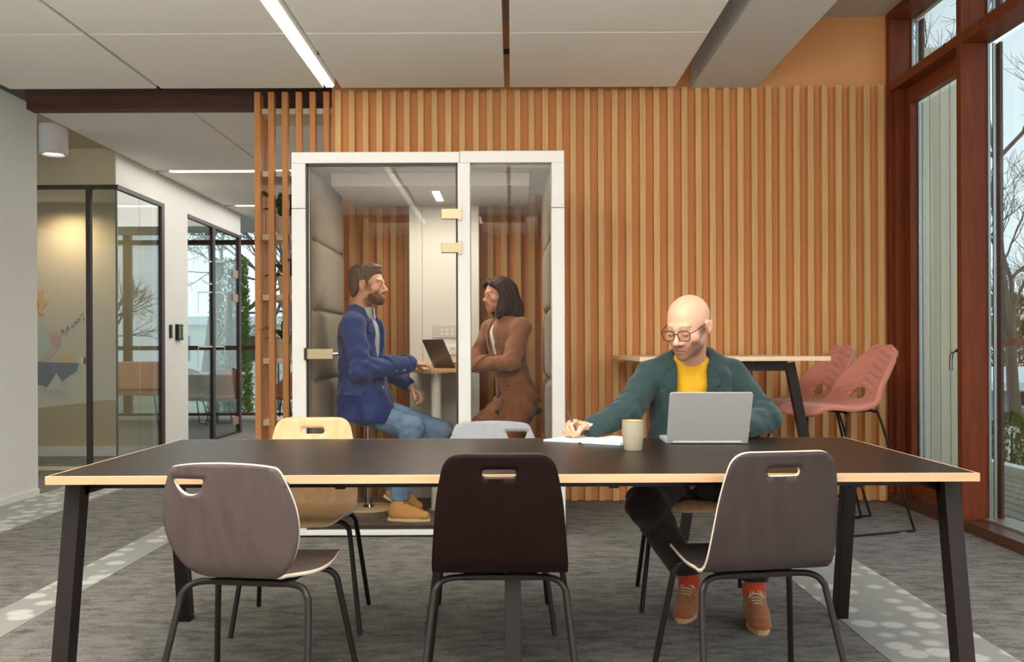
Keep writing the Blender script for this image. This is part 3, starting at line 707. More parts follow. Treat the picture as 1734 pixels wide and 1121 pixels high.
vs = [];
q.lathe([(1, 0), (1.0, .25), (.85, .7), (.5, .95), (0, 1)], (0, 0, 0), 24); q.v = [tuple(M4 @ Vector(p)) for p in q.v]; q.build('mouse_body', M_bwhite, t)
q = MB(); M4 = Matrix.Translation((-.55, 6.0, .9975)); q.tube([(-.556, 6.0, .9945), (-.54, 6.0, .992)], .004, 8); q.build('scroll_wheel', M_black, t)

# ------------------------------------------------------------------ big meeting table
TB = .727
M_top = mat('dark_table_laminate', (34, 24, 20), 0.36, spec=0.22, var=0.06, nscale=30)
M_edge = mat('oak_edge', (212, 176, 140), 0.5, col2=(198, 158, 120), nscale=3, stretch=(.8, 10, 14))
tt = thing('meeting_table', 'long dark topped meeting table with pale oak edge', 'table', (0, 3.285, 0))
def topf(x0, x1, y0, y1, z0, z1, nm, m, bev): return bx(nm, (x0, y0, z0), (x1, y1, z1), m, tt, bev)
topf(-1.341, 1.341, 2.736, 3.835, TB - .024, TB + .0004, 'table_top', M_top, 0)
for lo, hi in (((-1.35, 2.727, TB - .0245), (1.35, 2.737, TB)), ((-1.35, 3.834, TB - .0245), (1.35, 3.844, TB)), ((-1.35, 2.737, TB - .0245), (-1.340, 3.834, TB)), ((1.340, 2.737, TB - .0245), (1.35, 3.834, TB))):
    bx('edge_band', lo, hi, M_edge, tt, .0012)
for y in (2.96, 3.6): bx('frame_rail', (-1.29, y - .025, TB - .065), (1.29, y + .025, TB - .025), M_black, tt)
def leg(x, sy):
    a = Vector((x, 3.285 + sy * .41, TB - .03)); b = Vector((x, 3.285 + sy * .535, 0.012))
    MB().bar(a, b, .048, .062, (0, 1, 0)).build('leg', M_black, tt, True, .002)
    bx('foot_pad', (x - .024, b.y - .03, 0), (x + .024, b.y + .03, .013), M_black, tt)
for x in (-1.322, 0.0, 1.322):
    for sy in (-1, 1): leg(x, sy)
    bx('cross_bar', (x - .024, 2.87, TB - .075), (x + .024, 3.70, TB - .025), M_black, tt)
for x in (-.95, -.55, -.15, .3, .75, 1.05):
    bx('mounting_bracket', (x, 2.93, TB - .070), (x + .03, 2.95, TB - .064), M_black, tt)

# ------------------------------------------------------------------ plywood chairs
PROF = [(-.262, .800), (-.240, .700), (-.212, .600), (-.188, .525), (-.168, .475), (-.140, .447), (-.100, .436), (0, .430), (.10, .437), (.17, .446), (.215, .440), (.235, .420)]
_sp = spline([(0, a, b) for a, b in PROF], 10); _al = [0]
for a, b in zip(_sp[:-1], _sp[1:]): _al.append(_al[-1] + (b - a).length)
TOT = _al[-1]
def prof(v):
    v = max(0, min(TOT - 1e-6, v)); i = max(0, min(len(_al) - 2, int(np.searchsorted(_al, v)) - 1)); t_ = (v - _al[i]) / (_al[i + 1] - _al[i]); return _sp[i].lerp(_sp[i + 1], t_)
def shell_map(u, v):
    p = prof(v); k = max(0, 1 - v / .30)
    y = p.y + .35 * u * u * min(1, k + .25) * (1 if v < .36 else max(0, 1 - (v - .36) / .1)); z = p.z + (.16 * u * u if v > .42 else 0)
    return Vector((u, y, z))
VB = .385   # arc length at the bend
OUT = {
 'trapezoid': round_poly([(-.150, 0), (.150, 0), (.178, .12), (.200, VB), (.190, TOT - .20), (.175, TOT), (-.175, TOT), (-.190, TOT - .20), (-.200, VB), (-.178, .12)], [.05, .05, .15, .1, .08, .07, .07, .08, .1, .15], 6),
 'round': None}
_h = [(0, .018), (.08, .021), (.138, .028), (.156, .036), (.168, .058), (.190, .12), (.199, .18), (.194, .24), (.172, .305), (.135, .355), (.106, VB - .002), (.106, VB + .02), (.135, VB + .065), (.172, VB + .12), (.188, VB + .19), (.186, TOT - .12), (.168, TOT - .035), (.10, TOT - .004), (0, TOT)]
_c = spline([(a, b, 0) for a, b in _h], 4); OUT['round'] = [(p.x, p.y) for p in _c] + [(-p.x, p.y) for p in _c[::-1][1:-1]]
HOLE = {
 'slot': round_poly([(-.048, .045), (.048, .045), (.048, .071), (-.048, .071)], .013, 5),
 'smile': [(-.10 + .046 * math.cos(a), .058 + .048 * math.sin(a)) for a in [i * PI / 14 for i in range(15)]]}
HOLE['smile'] = round_poly([(-.150, .064), (-.058, .064), (-.066, .091), (-.089, .113), (-.119, .113), (-.142, .091)], [.008, .008, .03, .025, .025, .03], 4)
M_ply = mat('ply_edge', (226, 210, 190), .5)
def ply_mat(name, c, c2, st=(10, 10, .8), rough=.48, spec=.35): return mat(name, c, rough, spec=spec, col2=c2, nscale=3.0, stretch=st, bump=.05, bscale=14)
M_wood = ply_mat('birch_chair', (226, 188, 144), (212, 168, 120)); M_taupe = ply_mat('taupe_stain', (94, 81, 79), (83, 71, 69))
M_ebony = ply_mat('ebony_stain', (27, 10, 6), (22, 8, 5), rough=.6, spec=.15); M_char = ply_mat('charcoal_stain', (66, 57, 55), (58, 50, 48)); M_lgrey = ply_mat('light_grey_stain', (146, 149, 153), (136, 139, 144))
M_edge_d = mat('dark_ply_edge', (60, 42, 34), .5)
def chair(label, x, y, rz, style, hole, m, rim, grp=None):
    t = thing('plywood_chair', label, 'chair', (x, y, 0), rz, grp)
    sheet('seat_shell', OUT[style], [HOLE[hole]], shell_map, .011, [m, rim], t, .015)
    for s in (-1, 1):
        for pts in ([(.02 * s, -.075, .419), (.10 * s, -.085, .419), (.158 * s, -.10, .416), (.186 * s, -.118, .395), (.197 * s, -.135, .34), (.232 * s, -.245, .004)],
                    [(.02 * s, .095, .420), (.10 * s, .098, .421), (.16 * s, .105, .418), (.188 * s, .115, .397), (.200 * s, .125, .34), (.243 * s, .20, .004)]):
            MB().tube(spline(pts, 6), .0098, 12).build('leg', M_black, t, False)
    bx('seat_plate', (-.11, -.09, .409), (.11, .11, .424), M_black, t, 0, False)
    return t
# facing the table from the near side
chair('taupe stained rounded plywood chair with smile cut-out, in front of the table', -.748, 2.815, R(-9), 'round', 'smile', M_taupe, M_ply)
chair('near-black plywood chair with slot handle, back turned, mid table', -.037, 2.87, 0, 'trapezoid', 'slot', M_ebony, M_edge_d)
chair('charcoal grey plywood chair with slot handle, back turned, facing the silver laptop', .716, 2.89, R(10), 'trapezoid', 'slot', M_char, M_ply)
# far side
chair('pale birch plywood chair on the far side of the table', -.835, 3.78, R(183), 'trapezoid', 'slot', M_wood, M_ply)
chair('light grey plywood chair on the far side, before the booth', -.085, 3.79, R(180), 'round', 'smile', M_lgrey, M_ply)
chair('pale birch plywood chair the bald man sits on', .785, 4.07, R(176), 'trapezoid', 'slot', M_wood, M_ply)

# ------------------------------------------------------------------ things on the table
t = thing('mug', 'speckled beige stoneware mug with brown rim on the table', 'mug', (.431, 3.377, TB))
MB().lathe([(.030, 0), (.0325, .004), (.0385, .06), (.0395, .1035)], (0, 0, 0), 40, capt=False).build('mug_body', mat('stoneware', (178, 172, 150), .55, col2=(160, 152, 128), nscale=230), t, False)
MB().lathe([(.0395, .103), (.0396, .1055), (.0385, .1075), (.0372, .1070), (.0366, .1045)], (0, 0, 0), 40, capb=False, capt=False).build('rim', mat('glaze_rim', (176, 128, 74), .4), t, False)
MB().lathe([(.0367, .1045), (.036, .06), (.029, .008), (0, .006)], (0, 0, 0), 40, capb=False, capt=False).build('inside_glaze', mat('cream_glaze', (232, 220, 196), .3), t, False)

M_silver = mat('silver_metal', (198, 198, 198), .38, metal=.25)
t = thing('laptop', 'open silver laptop on the table, its back to the viewer', 'laptop', (.74, 3.63, TB), R(-2))
pl = round_poly([(-.155, 0), (.155, 0), (.155, .218), (-.155, .218)], .012, 4)
MB().prism(pl, lambda u, v, k: (u, v - .046, .003 + k), .011).build('keyboard_base', M_silver, t, False)
tl = R(27); pl = round_poly([(-.153, 0), (.153, 0), (.153, .213), (-.153, .213)], [.004, .004, .012, .012], 4)
MB().prism(pl, lambda u, v, k: (u, -.052 - v * math.sin(tl) + k * math.cos(tl), .009 + v * math.cos(tl) + k * math.sin(tl)), .005).build('screen_lid', M_silver, t, False)
MB().prism(round_poly([(-.145, .012), (.145, .012), (.145, .198), (-.145, .198)], .006, 3), lambda u, v, k: (u, -.052 - v * math.sin(tl) + (k + .0052) * math.cos(tl), .014 + v * math.cos(tl) + (k + .0052) * math.sin(tl)), .0008).build('screen', M_black, t, False)
bx('keyboard', (-.13, -.03, .0141), (.13, .075, .0150), M_black, t, 0, False); bx('hinge', (-.13, -.054, .006), (.13, -.045, .017), M_silver, t, 0, False)
for x in (-.13, .13):
    for y in (-.04, .14): MB().lathe([(.006, 0), (.006, .0035)], (x, y, 0), 12).build('rubber_foot', M_black, t, False)

t = thing('notebook', 'open hardcover notebook with blank white pages on the table', 'notebook', (.316, 3.695, TB), R(-32))
M_page = mat('paper', (240, 238, 232), .8); M_cover = mat('teal_cover', (66, 112, 130), .5)
for s in (-1, 1):
    bx('cover', (min(0, s * .168), -.107, 0), (max(0, s * .168), .107, .0025), M_cover, t, 0, False)
    q = MB(); n = 12; hgt = .009 if s < 0 else .014; vs = []
    for i in range(n + 1):
        u = i / n; z = .0028 + hgt * (min(1, u * 7) ** .5) * (1 - .35 * u * u) ; 
        vs += [(s * (.003 + .162 * u), -.102, .0028), (s * (.003 + .162 * u), -.102, z), (s * (.003 + .162 * u), .102, z), (s * (.003 + .162 * u), .102, .0028)]
    fs = []
    for i in range(n):
        b = 4 * i; fs += [(b, b + 4, b + 5, b + 1), (b + 1, b + 5, b + 6, b + 2), (b + 2, b + 6, b + 7, b + 3), (b + 3, b + 7, b + 4, b)]
    fs += [(0, 1, 2, 3), (4 * n, 4 * n + 3, 4 * n + 2, 4 * n + 1)]
    q.add(vs, fs, True); q.build('page_block', M_page, t, False, 0, sharp=40)
bx('spine', (-.006, -.107, 0), (.006, .107, .0030), M_cover, t, 0, False)
bx('ribbon', (-.006, -.110, .002), (-.002, -.10, .006), M_black, t, 0, False)

# ------------------------------------------------------------------ high table and stools by the slat wall
t = thing('high_table', 'pale topped high table on black trestle against the slat wall', 'table', (1.25, 6.0, 0))
bx('table_top', (.705, 5.22, 1.018), (1.762, 6.68, 1.043), mat('pale_oak', (240, 212, 180), .5, col2=(230, 198, 160), nscale=3, stretch=(.8, 10, 14)), t, .002)
def trestle(y):
    zt = 1.018 - .012
    bx('trestle_beam', (1.13, y - .0245, zt - .045), (1.565, y + .0245, zt - .001), M_black, t)
    for a, b in ((1.12, .965), (1.60, 1.765)):
        MB().bar((a - (.0 if a < 1.3 else .03), y, zt - .002), (b, y, 0.006), .052, .05, (0, 1, 0)).build('leg', M_black, t, True, .002)
trestle(5.35); trestle(6.50)
bx('spacer_block', (1.12, 5.32, 1.006), (1.35, 5.38, 1.0175), M_black, t); bx('spacer_block', (1.37, 5.32, 1.006), (1.55, 5.38, 1.0175), M_black, t)

M_coral = mat('coral_fabric', (216, 136, 116), .95, var=.10, nscale=220, bump=.2, bscale=320, sheen=.3)
SP = [(.0, 1.100), (.035, 1.04), (.115, .93), (.175, .84), (.215, .775), (.255, .742), (.32, .728), (.42, .733), (.52, .745), (.60, .738), (.655, .70)]
_s2 = spline([(a, 0, b) for a, b in SP], 10); _a2 = [0]
for a, b in zip(_s2[:-1], _s2[1:]): _a2.append(_a2[-1] + (b - a).length)
T2 = _a2[-1]
def prof2(v):
    v = max(0, min(T2 - 1e-6, v)); i = max(0, min(len(_a2) - 2, int(np.searchsorted(_a2, v)) - 1)); q = (v - _a2[i]) / (_a2[i + 1] - _a2[i]); d = (_s2[i + 1] - _s2[i]).normalized(); return _s2[i].lerp(_s2[i + 1], q), d
def stool_map(u, v):
    p, d = prof2(v); nrm = Vector((-d.z, 0, d.x));
    if nrm.z < 0: nrm = -nrm
    wrap = .9 * u * u * max(0, 1 - abs(v - .30) / .33)
    rib = 0.0
    if v < .36:
        q = (v - abs(u) * .45 + 1.0) / .050; fr = q - math.floor(q); rib = -.0060 * math.cos(2 * PI * fr) * max(0, 1 - (abs(u) / (.118 + .26 * v)) ** 5) * min(1, v / .03)
    pos = p + nrm * (wrap + rib); pos.y = u
    return pos
_h = [(.0, 0), (.075, .004), (.118, .04), (.145, .10), (.178, .20), (.205, .32), (.222, .45), (.224, .57), (.212, .68), (.18, T2 - .03), (.10, T2), (0, T2)]
_c = spline([(a, b, 0) for a, b in _h], 5); sout = [(p.x, p.y) for p in _c] + [(-p.x, p.y) for p in _c[::-1][1:-1]]
shole = [(.078 * math.cos(a), .345 + .048 * math.sin(a) + .018 * math.cos(a) ** 2) for a in [i * 2 * PI / 32 for i in range(32)]]
def bar_stool(label, x, y, rz=0.0):
    # local frame: +x is where the sitter faces, flipped so that the stool faces the high table
    t = thing('sled_stool', label, 'stool', (x, y, 0), rz)
    fm = lambda u, v: Vector((.31 - stool_map(u, v).x, stool_map(u, v).y, stool_map(u, v).z))
    sheet('seat_shell', sout, [shole], fm, .032, [M_coral, M_coral], t, .0062, 0, False, 0.0)
    for s in (-1, 1):
        y_ = .20 * s
        pts = [(-.10, .12 * s, .715), (-.12, .17 * s, .70), (-.135, y_ * .95, .66), (-.20, y_ * 1.12, .06), (-.215, y_ * 1.15, .015), (-.17, y_ * 1.16, .0075), (.27, y_ * 1.16, .0075), (.315, y_ * 1.15, .018), (.30, y_ * 1.12, .07), (.11, y_ * .95, .66), (.09, .16 * s, .71), (.07, .12 * s, .722)]
        MB().tube(spline(pts, 5), .0075, 10).build('sled_leg', M_black, t, False)
        bx('glide', (.20, y_ * 1.16 - .009, 0), (.25, y_ * 1.16 + .009, .006), M_lgrey, t, 0, False)
    bx('foot_bar', (-.178, -.225, .22), (-.163, .225, .235), M_black, t, 0, False); bx('under_plate', (-.12, -.12, .708), (.10, .12, .720), M_black, t, 0, False)
    return t
bar_stool('coral quilted bar stool on sled legs, the nearer of two', 2.00, 5.70, R(20))
bar_stool('coral quilted bar stool on sled legs, the farther of two', 1.93, 6.20, R(20))

# ------------------------------------------------------------------ lounge beyond the screen
M_tan = mat('tan_leather', (150, 92, 66), .6, var=.1, nscale=10); M_salmon = mat('salmon_fabric', (216, 160, 134), .9, var=.06, nscale=60)
def lounge_chair(label, x, y, rz):
    t = thing('lounge_chair', label, 'chair', (x, y, 0), rz, None)
    q = MB(); n = 14; vs = []
    for i in range(n + 1):
        a = R(-20 + 220 * i / n); c, s_ = math.cos(a), math.sin(a); hh = .58 + .24 * max(0, s_) ** .8
        for r, z in ((.235, .40), (.275, .52), (.295, hh), (.265, hh + .004), (.245, .52), (.20, .44)): vs.append((r * c, r * s_ * .95 + .0, z))
    q.add(vs, [(i * 6 + j, (i + 1) * 6 + j, (i + 1) * 6 + (j + 1) % 6, i * 6 + (j + 1) % 6) for i in range(n) for j in range(6)] + [tuple(range(6)), tuple(range(n * 6, n * 6 + 6))], True)
    q.build('backrest', M_tan, t, False, 0, 2, 60)
    MB().lathe([(.17, .36), (.235, .375), (.255, .42), (.235, .462), (.0, .472)], (0, 0, 0), 28).build('seat', M_tan, t, False)
    for a in (45, 135, 225, 315):
        c, s_ = math.cos(R(a)), math.sin(R(a)); MB().tube([(.16 * c, .16 * s_, .37), (.27 * c, .27 * s_, .003)], .011, 8).build('leg', M_black, t, False)
lounge_chair('tan upholstered tub chair left of the white lounge table', -4.66, 13.75, R(40))
lounge_chair('tan upholstered tub chair behind the glass door', -4.16, 13.55, R(-150))
lounge_chair('tan upholstered tub chair by the lounge windows, half behind the slatted divider', -3.36, 14.0, R(-100))
t = thing('lounge_table', 'round white lounge table among the tan chairs', 'table', (-4.42, 14.15, 0))
MB().lathe([(.40, .725), (.41, .73), (.41, .745), (.40, .75)], (-4.42, 14.15, 0), 36).build('table_top', M_white, t)
MB().lathe([(.24, 0), (.24, .012), (.03, .02), (.025, .725)], (-4.42, 14.15, 0), 24).build('pedestal', M_black, t)
t = thing('salmon_bench', 'salmon upholstered high bench reflected in the meeting room glass', 'bench', (-1.55, 13.9, 0))
bx('seat', (-2.2, 13.6, .44), (-.9, 14.1, .53), M_salmon, t, .03); bx('backrest', (-2.2, 13.55, .53), (-.9, 13.63, .93), M_salmon, t, .025)
for x in (-2.05, -1.05):
    for y in (13.65, 14.05): MB().tube([(x, y, .44), (x + (.05 if x > -1.5 else -.05), y, .002)], .013, 8).build('leg', M_black, t)
# ------------------------------------------------------------------ signed-distance modelling for people
def V(*a): return np.array(a, dtype=np.float64)
def nrm(v): v = np.asarray(v, dtype=np.float64); return v / np.linalg.norm(v)
def cap(a, b, ra, rb=None):
    a, b = np.asarray(a, float), np.asarray(b, float); rb = ra if rb is None else rb; d = b - a; L2 = max(1e-9, d @ d)
    def f(P):
        q = P - a; t = np.clip(q @ d / L2, 0, 1); return np.linalg.norm(q - t[:, None] * d, axis=1) - (ra + (rb - ra) * t)
    c = (a + b) / 2; return f, c, np.linalg.norm(d) / 2 + max(ra, rb)
def ecap(a, b, ra, rb, side, flat):
    """Tapered capsule with an elliptic section: full radius along side, flat * radius across it."""
    a, b = np.asarray(a, float), np.asarray(b, float); d = b - a; L2 = max(1e-9, d @ d); dn = d / math.sqrt(L2)
    s = np.asarray(side, float); s = nrm(s - (s @ dn) * dn); n = np.cross(dn, s)
    def f(P):
        q = P - a; t = np.clip(q @ d / L2, 0, 1); r = q - t[:, None] * d
        x = r @ s; y = r @ n / flat; z = r @ dn
        return (np.sqrt(x * x + y * y + z * z) - (ra + (rb - ra) * t)) * min(1, (1 + flat) / 2)
    return f, (a + b) / 2, math.sqrt(L2) / 2 + max(ra, rb)
def ell(c, r, M=None):
    c, r = np.asarray(c, float), np.asarray(r, float)
    def f(P):
        q = P - c
        if M is not None: q = q @ M
        k0 = np.linalg.norm(q / r, axis=1); k1 = np.linalg.norm(q / (r * r), axis=1) + 1e-9
        return k0 * (k0 - 1) / k1
    return f, c, max(r)
def smin(a, b, k):
    if k <= 0: return np.minimum(a, b)
    h = np.clip(.5 + .5 * (b - a) / k, 0, 1); return b + (a - b) * h - k * h * (1 - h)
def smax(a, b, k): return -smin(-a, -b, k)
def poly_sd(x, y, P):
    """Signed distance to a 2-D polygon."""
    P = np.asarray(P, float); d = np.full(x.shape, 1e9); s = np.ones(x.shape)
    for i in range(len(P)):
        a, b = P[i], P[i - 1]; ex, ey = b - a; wx, wy_ = x - a[0], y - a[1]
        t = np.clip((wx * ex + wy_ * ey) / (ex * ex + ey * ey), 0, 1)
        d = np.minimum(d, (wx - ex * t) ** 2 + (wy_ - ey * t) ** 2)
        c1 = y >= a[1]; c2 = y < b[1]; c3 = ex * wy_ > ey * wx
        s = np.where((c1 & c2 & c3) | (~c1 & ~c2 & ~c3), -s, s)
    return s * np.sqrt(d)
class Sdf:
    def __init__(s): s.ops = []; s.warp = None; s.clips = []
    def u(s, prim, k=.02): s.ops.append(('u', *prim, k)); return s
    def sub(s, prim, k=.005): s.ops.append(('s', *prim, k)); return s
    def limb(s, pts, rs, k=.02):
        for a, b, ra, rb in zip(pts[:-1], pts[1:], rs[:-1], rs[1:]): s.u(cap(a, b, ra, rb), k)
        return s
    def raw(s, P, ops=None):
        d = np.full(len(P), 1.0)
        for kind, f, c, r, k in (s.ops if ops is None else ops):
            d = smin(d, f(P), k) if kind == 'u' else smax(d, -f(P), k)
        return d
    def ev(s, P, ops=None):
        d = s.raw(P, ops)
        if s.warp is not None: d = d + s.warp(P)
        for f, k in s.clips: d = smax(d, f(P), k)
        return d
    def bounds(s):
        lo = np.min([c - r for kd, f, c, r, k in s.ops if kd == 'u'], axis=0) - .02; hi = np.max([c + r for kd, f, c, r, k in s.ops if kd == 'u'], axis=0) + .02
        return lo, hi
    def mesh(s, h, lo=None, hi=None):
        if lo is None: lo, hi = s.bounds()
        B = 12; nb = np.maximum(1, np.ceil((hi - lo) / (h * B)).astype(int)); n = nb * B + 1
        vol = np.ones(n, dtype=np.float32)
        bc = np.stack(np.meshgrid(*[np.arange(k) for k in nb], indexing='ij'), -1).reshape(-1, 3)
        cen = lo + (bc + .5) * B * h; dc = s.ev(cen); hd = B * h * .5 * 1.733
        g = np.stack(np.meshgrid(*[np.arange(B + 1)] * 3, indexing='ij'), -1).reshape(-1, 3)
        for (i, j, k), c, d in zip(bc, cen, dc):
            sl = (slice(i * B, i * B + B + 1), slice(j * B, j * B + B + 1), slice(k * B, k * B + B + 1))
            if abs(d) > hd * 1.25 + .03: vol[sl] = np.where(vol[sl] == 1.0, np.float32(d), vol[sl]); continue
            ops = [o for o in s.ops if np.linalg.norm(o[2] - c) - o[3] < hd + .06 + o[4]]
            vol[sl] = s.ev(lo + (g + np.array([i, j, k]) * B) * h, ops).reshape((B + 1,) * 3) if ops else 1.0
        return nets(vol, lo, h)
def nets(vol, lo, h):
    """Naive surface nets."""
    sg = vol < 0; n = np.array(vol.shape) - 1
    cnt = np.zeros(n, dtype=np.int8); off = [(a, b, c) for a in (0, 1) for b in (0, 1) for c in (0, 1)]
    def sub(A, o): return A[o[0]:o[0] + n[0], o[1]:o[1] + n[1], o[2]:o[2] + n[2]]
    for o in off: cnt += sub(sg, o)
    idx = np.argwhere((cnt > 0) & (cnt < 8)); ids = -np.ones(n, dtype=np.int64); ids[tuple(idx.T)] = np.arange(len(idx))
    acc = np.zeros((len(idx), 3)); num = np.zeros(len(idx))
    for ax in range(3):
        for o in off:
            if o[ax]: continue
            o2 = list(o); o2[ax] = 1
            a = vol[tuple((idx + o).T)].astype(float); b = vol[tuple((idx + o2).T)].astype(float); m = (a < 0) != (b < 0)
            t = np.where(m, a / np.where(m, a - b, 1), 0); p = np.tile(np.array(o, float), (len(idx), 1)); p[:, ax] += t
            acc[m] += p[m]; num[m] += 1
    vs = lo + (idx + acc / num[:, None]) * h; faces = []
    for ax in range(3):
        u, w_ = (ax + 1) % 3, (ax + 2) % 3
        sl0 = [slice(None)] * 3; sl1 = [slice(None)] * 3; sl0[ax] = slice(0, -1); sl1[ax] = slice(1, None)
        a, b = sg[tuple(sl0)], sg[tuple(sl1)]; e = np.argwhere(a != b); fl_ = a[tuple(e.T)]
        ok = (e[:, u] > 0) & (e[:, w_] > 0) & (e[:, u] < n[u]) & (e[:, w_] < n[w_]); e = e[ok]; fl_ = fl_[ok]; q = []
        for du, dw in ((1, 1), (0, 1), (0, 0), (1, 0)):
            c = e.copy(); c[:, u] -= du; c[:, w_] -= dw; q.append(ids[tuple(c.T)])
        q = np.stack(q, 1); q[~fl_] = q[~fl_][:, ::-1]; faces.append(q)
    f = np.concatenate(faces); return vs, f[(f >= 0).all(1)]
def sdf_obj(name, sd, h, m, parent=None, colfn=None, origin=None, box=None):
    vs, fs = sd.mesh(h, *(box or (None, None)))
    off = V(0, 0, 0)
    if parent is not None:
        q = parent
        while q is not None: off = off + np.array(q.location); q = q.parent
    elif origin is not None: off = np.asarray(origin, float)
    me = bpy.data.meshes.new(name); me.vertices.add(len(vs)); me.vertices.foreach_set('co', (vs - off).astype(np.float32).ravel())
    me.loops.add(len(fs) * 4); me.loops.foreach_set('vertex_index', fs.astype(np.int32).ravel())
    me.polygons.add(len(fs)); me.polygons.foreach_set('loop_start', np.arange(len(fs), dtype=np.int32) * 4)
    me.polygons.foreach_set('use_smooth', np.ones(len(fs), dtype=bool)); me.update(); me.validate()
    me.materials.append(m); o = bpy.data.objects.new(name, me); C.objects.link(o)
    if parent is not None: o.parent = parent
    elif origin is not None: o.location = Vector(off)
    if colfn is not None:
        c = colfn(vs); at_ = me.color_attributes.new('Col', 'FLOAT_COLOR', 'POINT')
        at_.data.foreach_set('color', np.concatenate([c, np.ones((len(c), 1))], 1).astype(np.float32).ravel())
    return o
def L3(c): return np.array(lin(c)[:3])
def sstep(a, b, x): t = np.clip((x - a) / (b - a), 0, 1); return t * t * (3 - 2 * t)
def wrinkle(amp, fr, ph=0.0):
    def f(P):
        x, y, z = P.T
        a = np.sin(fr * (x * .8 + z * 1.1 + .3 * y) + 2.2 * np.sin(fr * .37 * (y - x + z * .6) + ph) + ph)
        b = np.sin(fr * 1.7 * (z * .9 - x * .6 + y * .5) + 1.7 * np.sin(fr * .5 * (x + y * .7) + 2 * ph) + 1.3)
        return amp * (.65 * a + .35 * b)
    return f

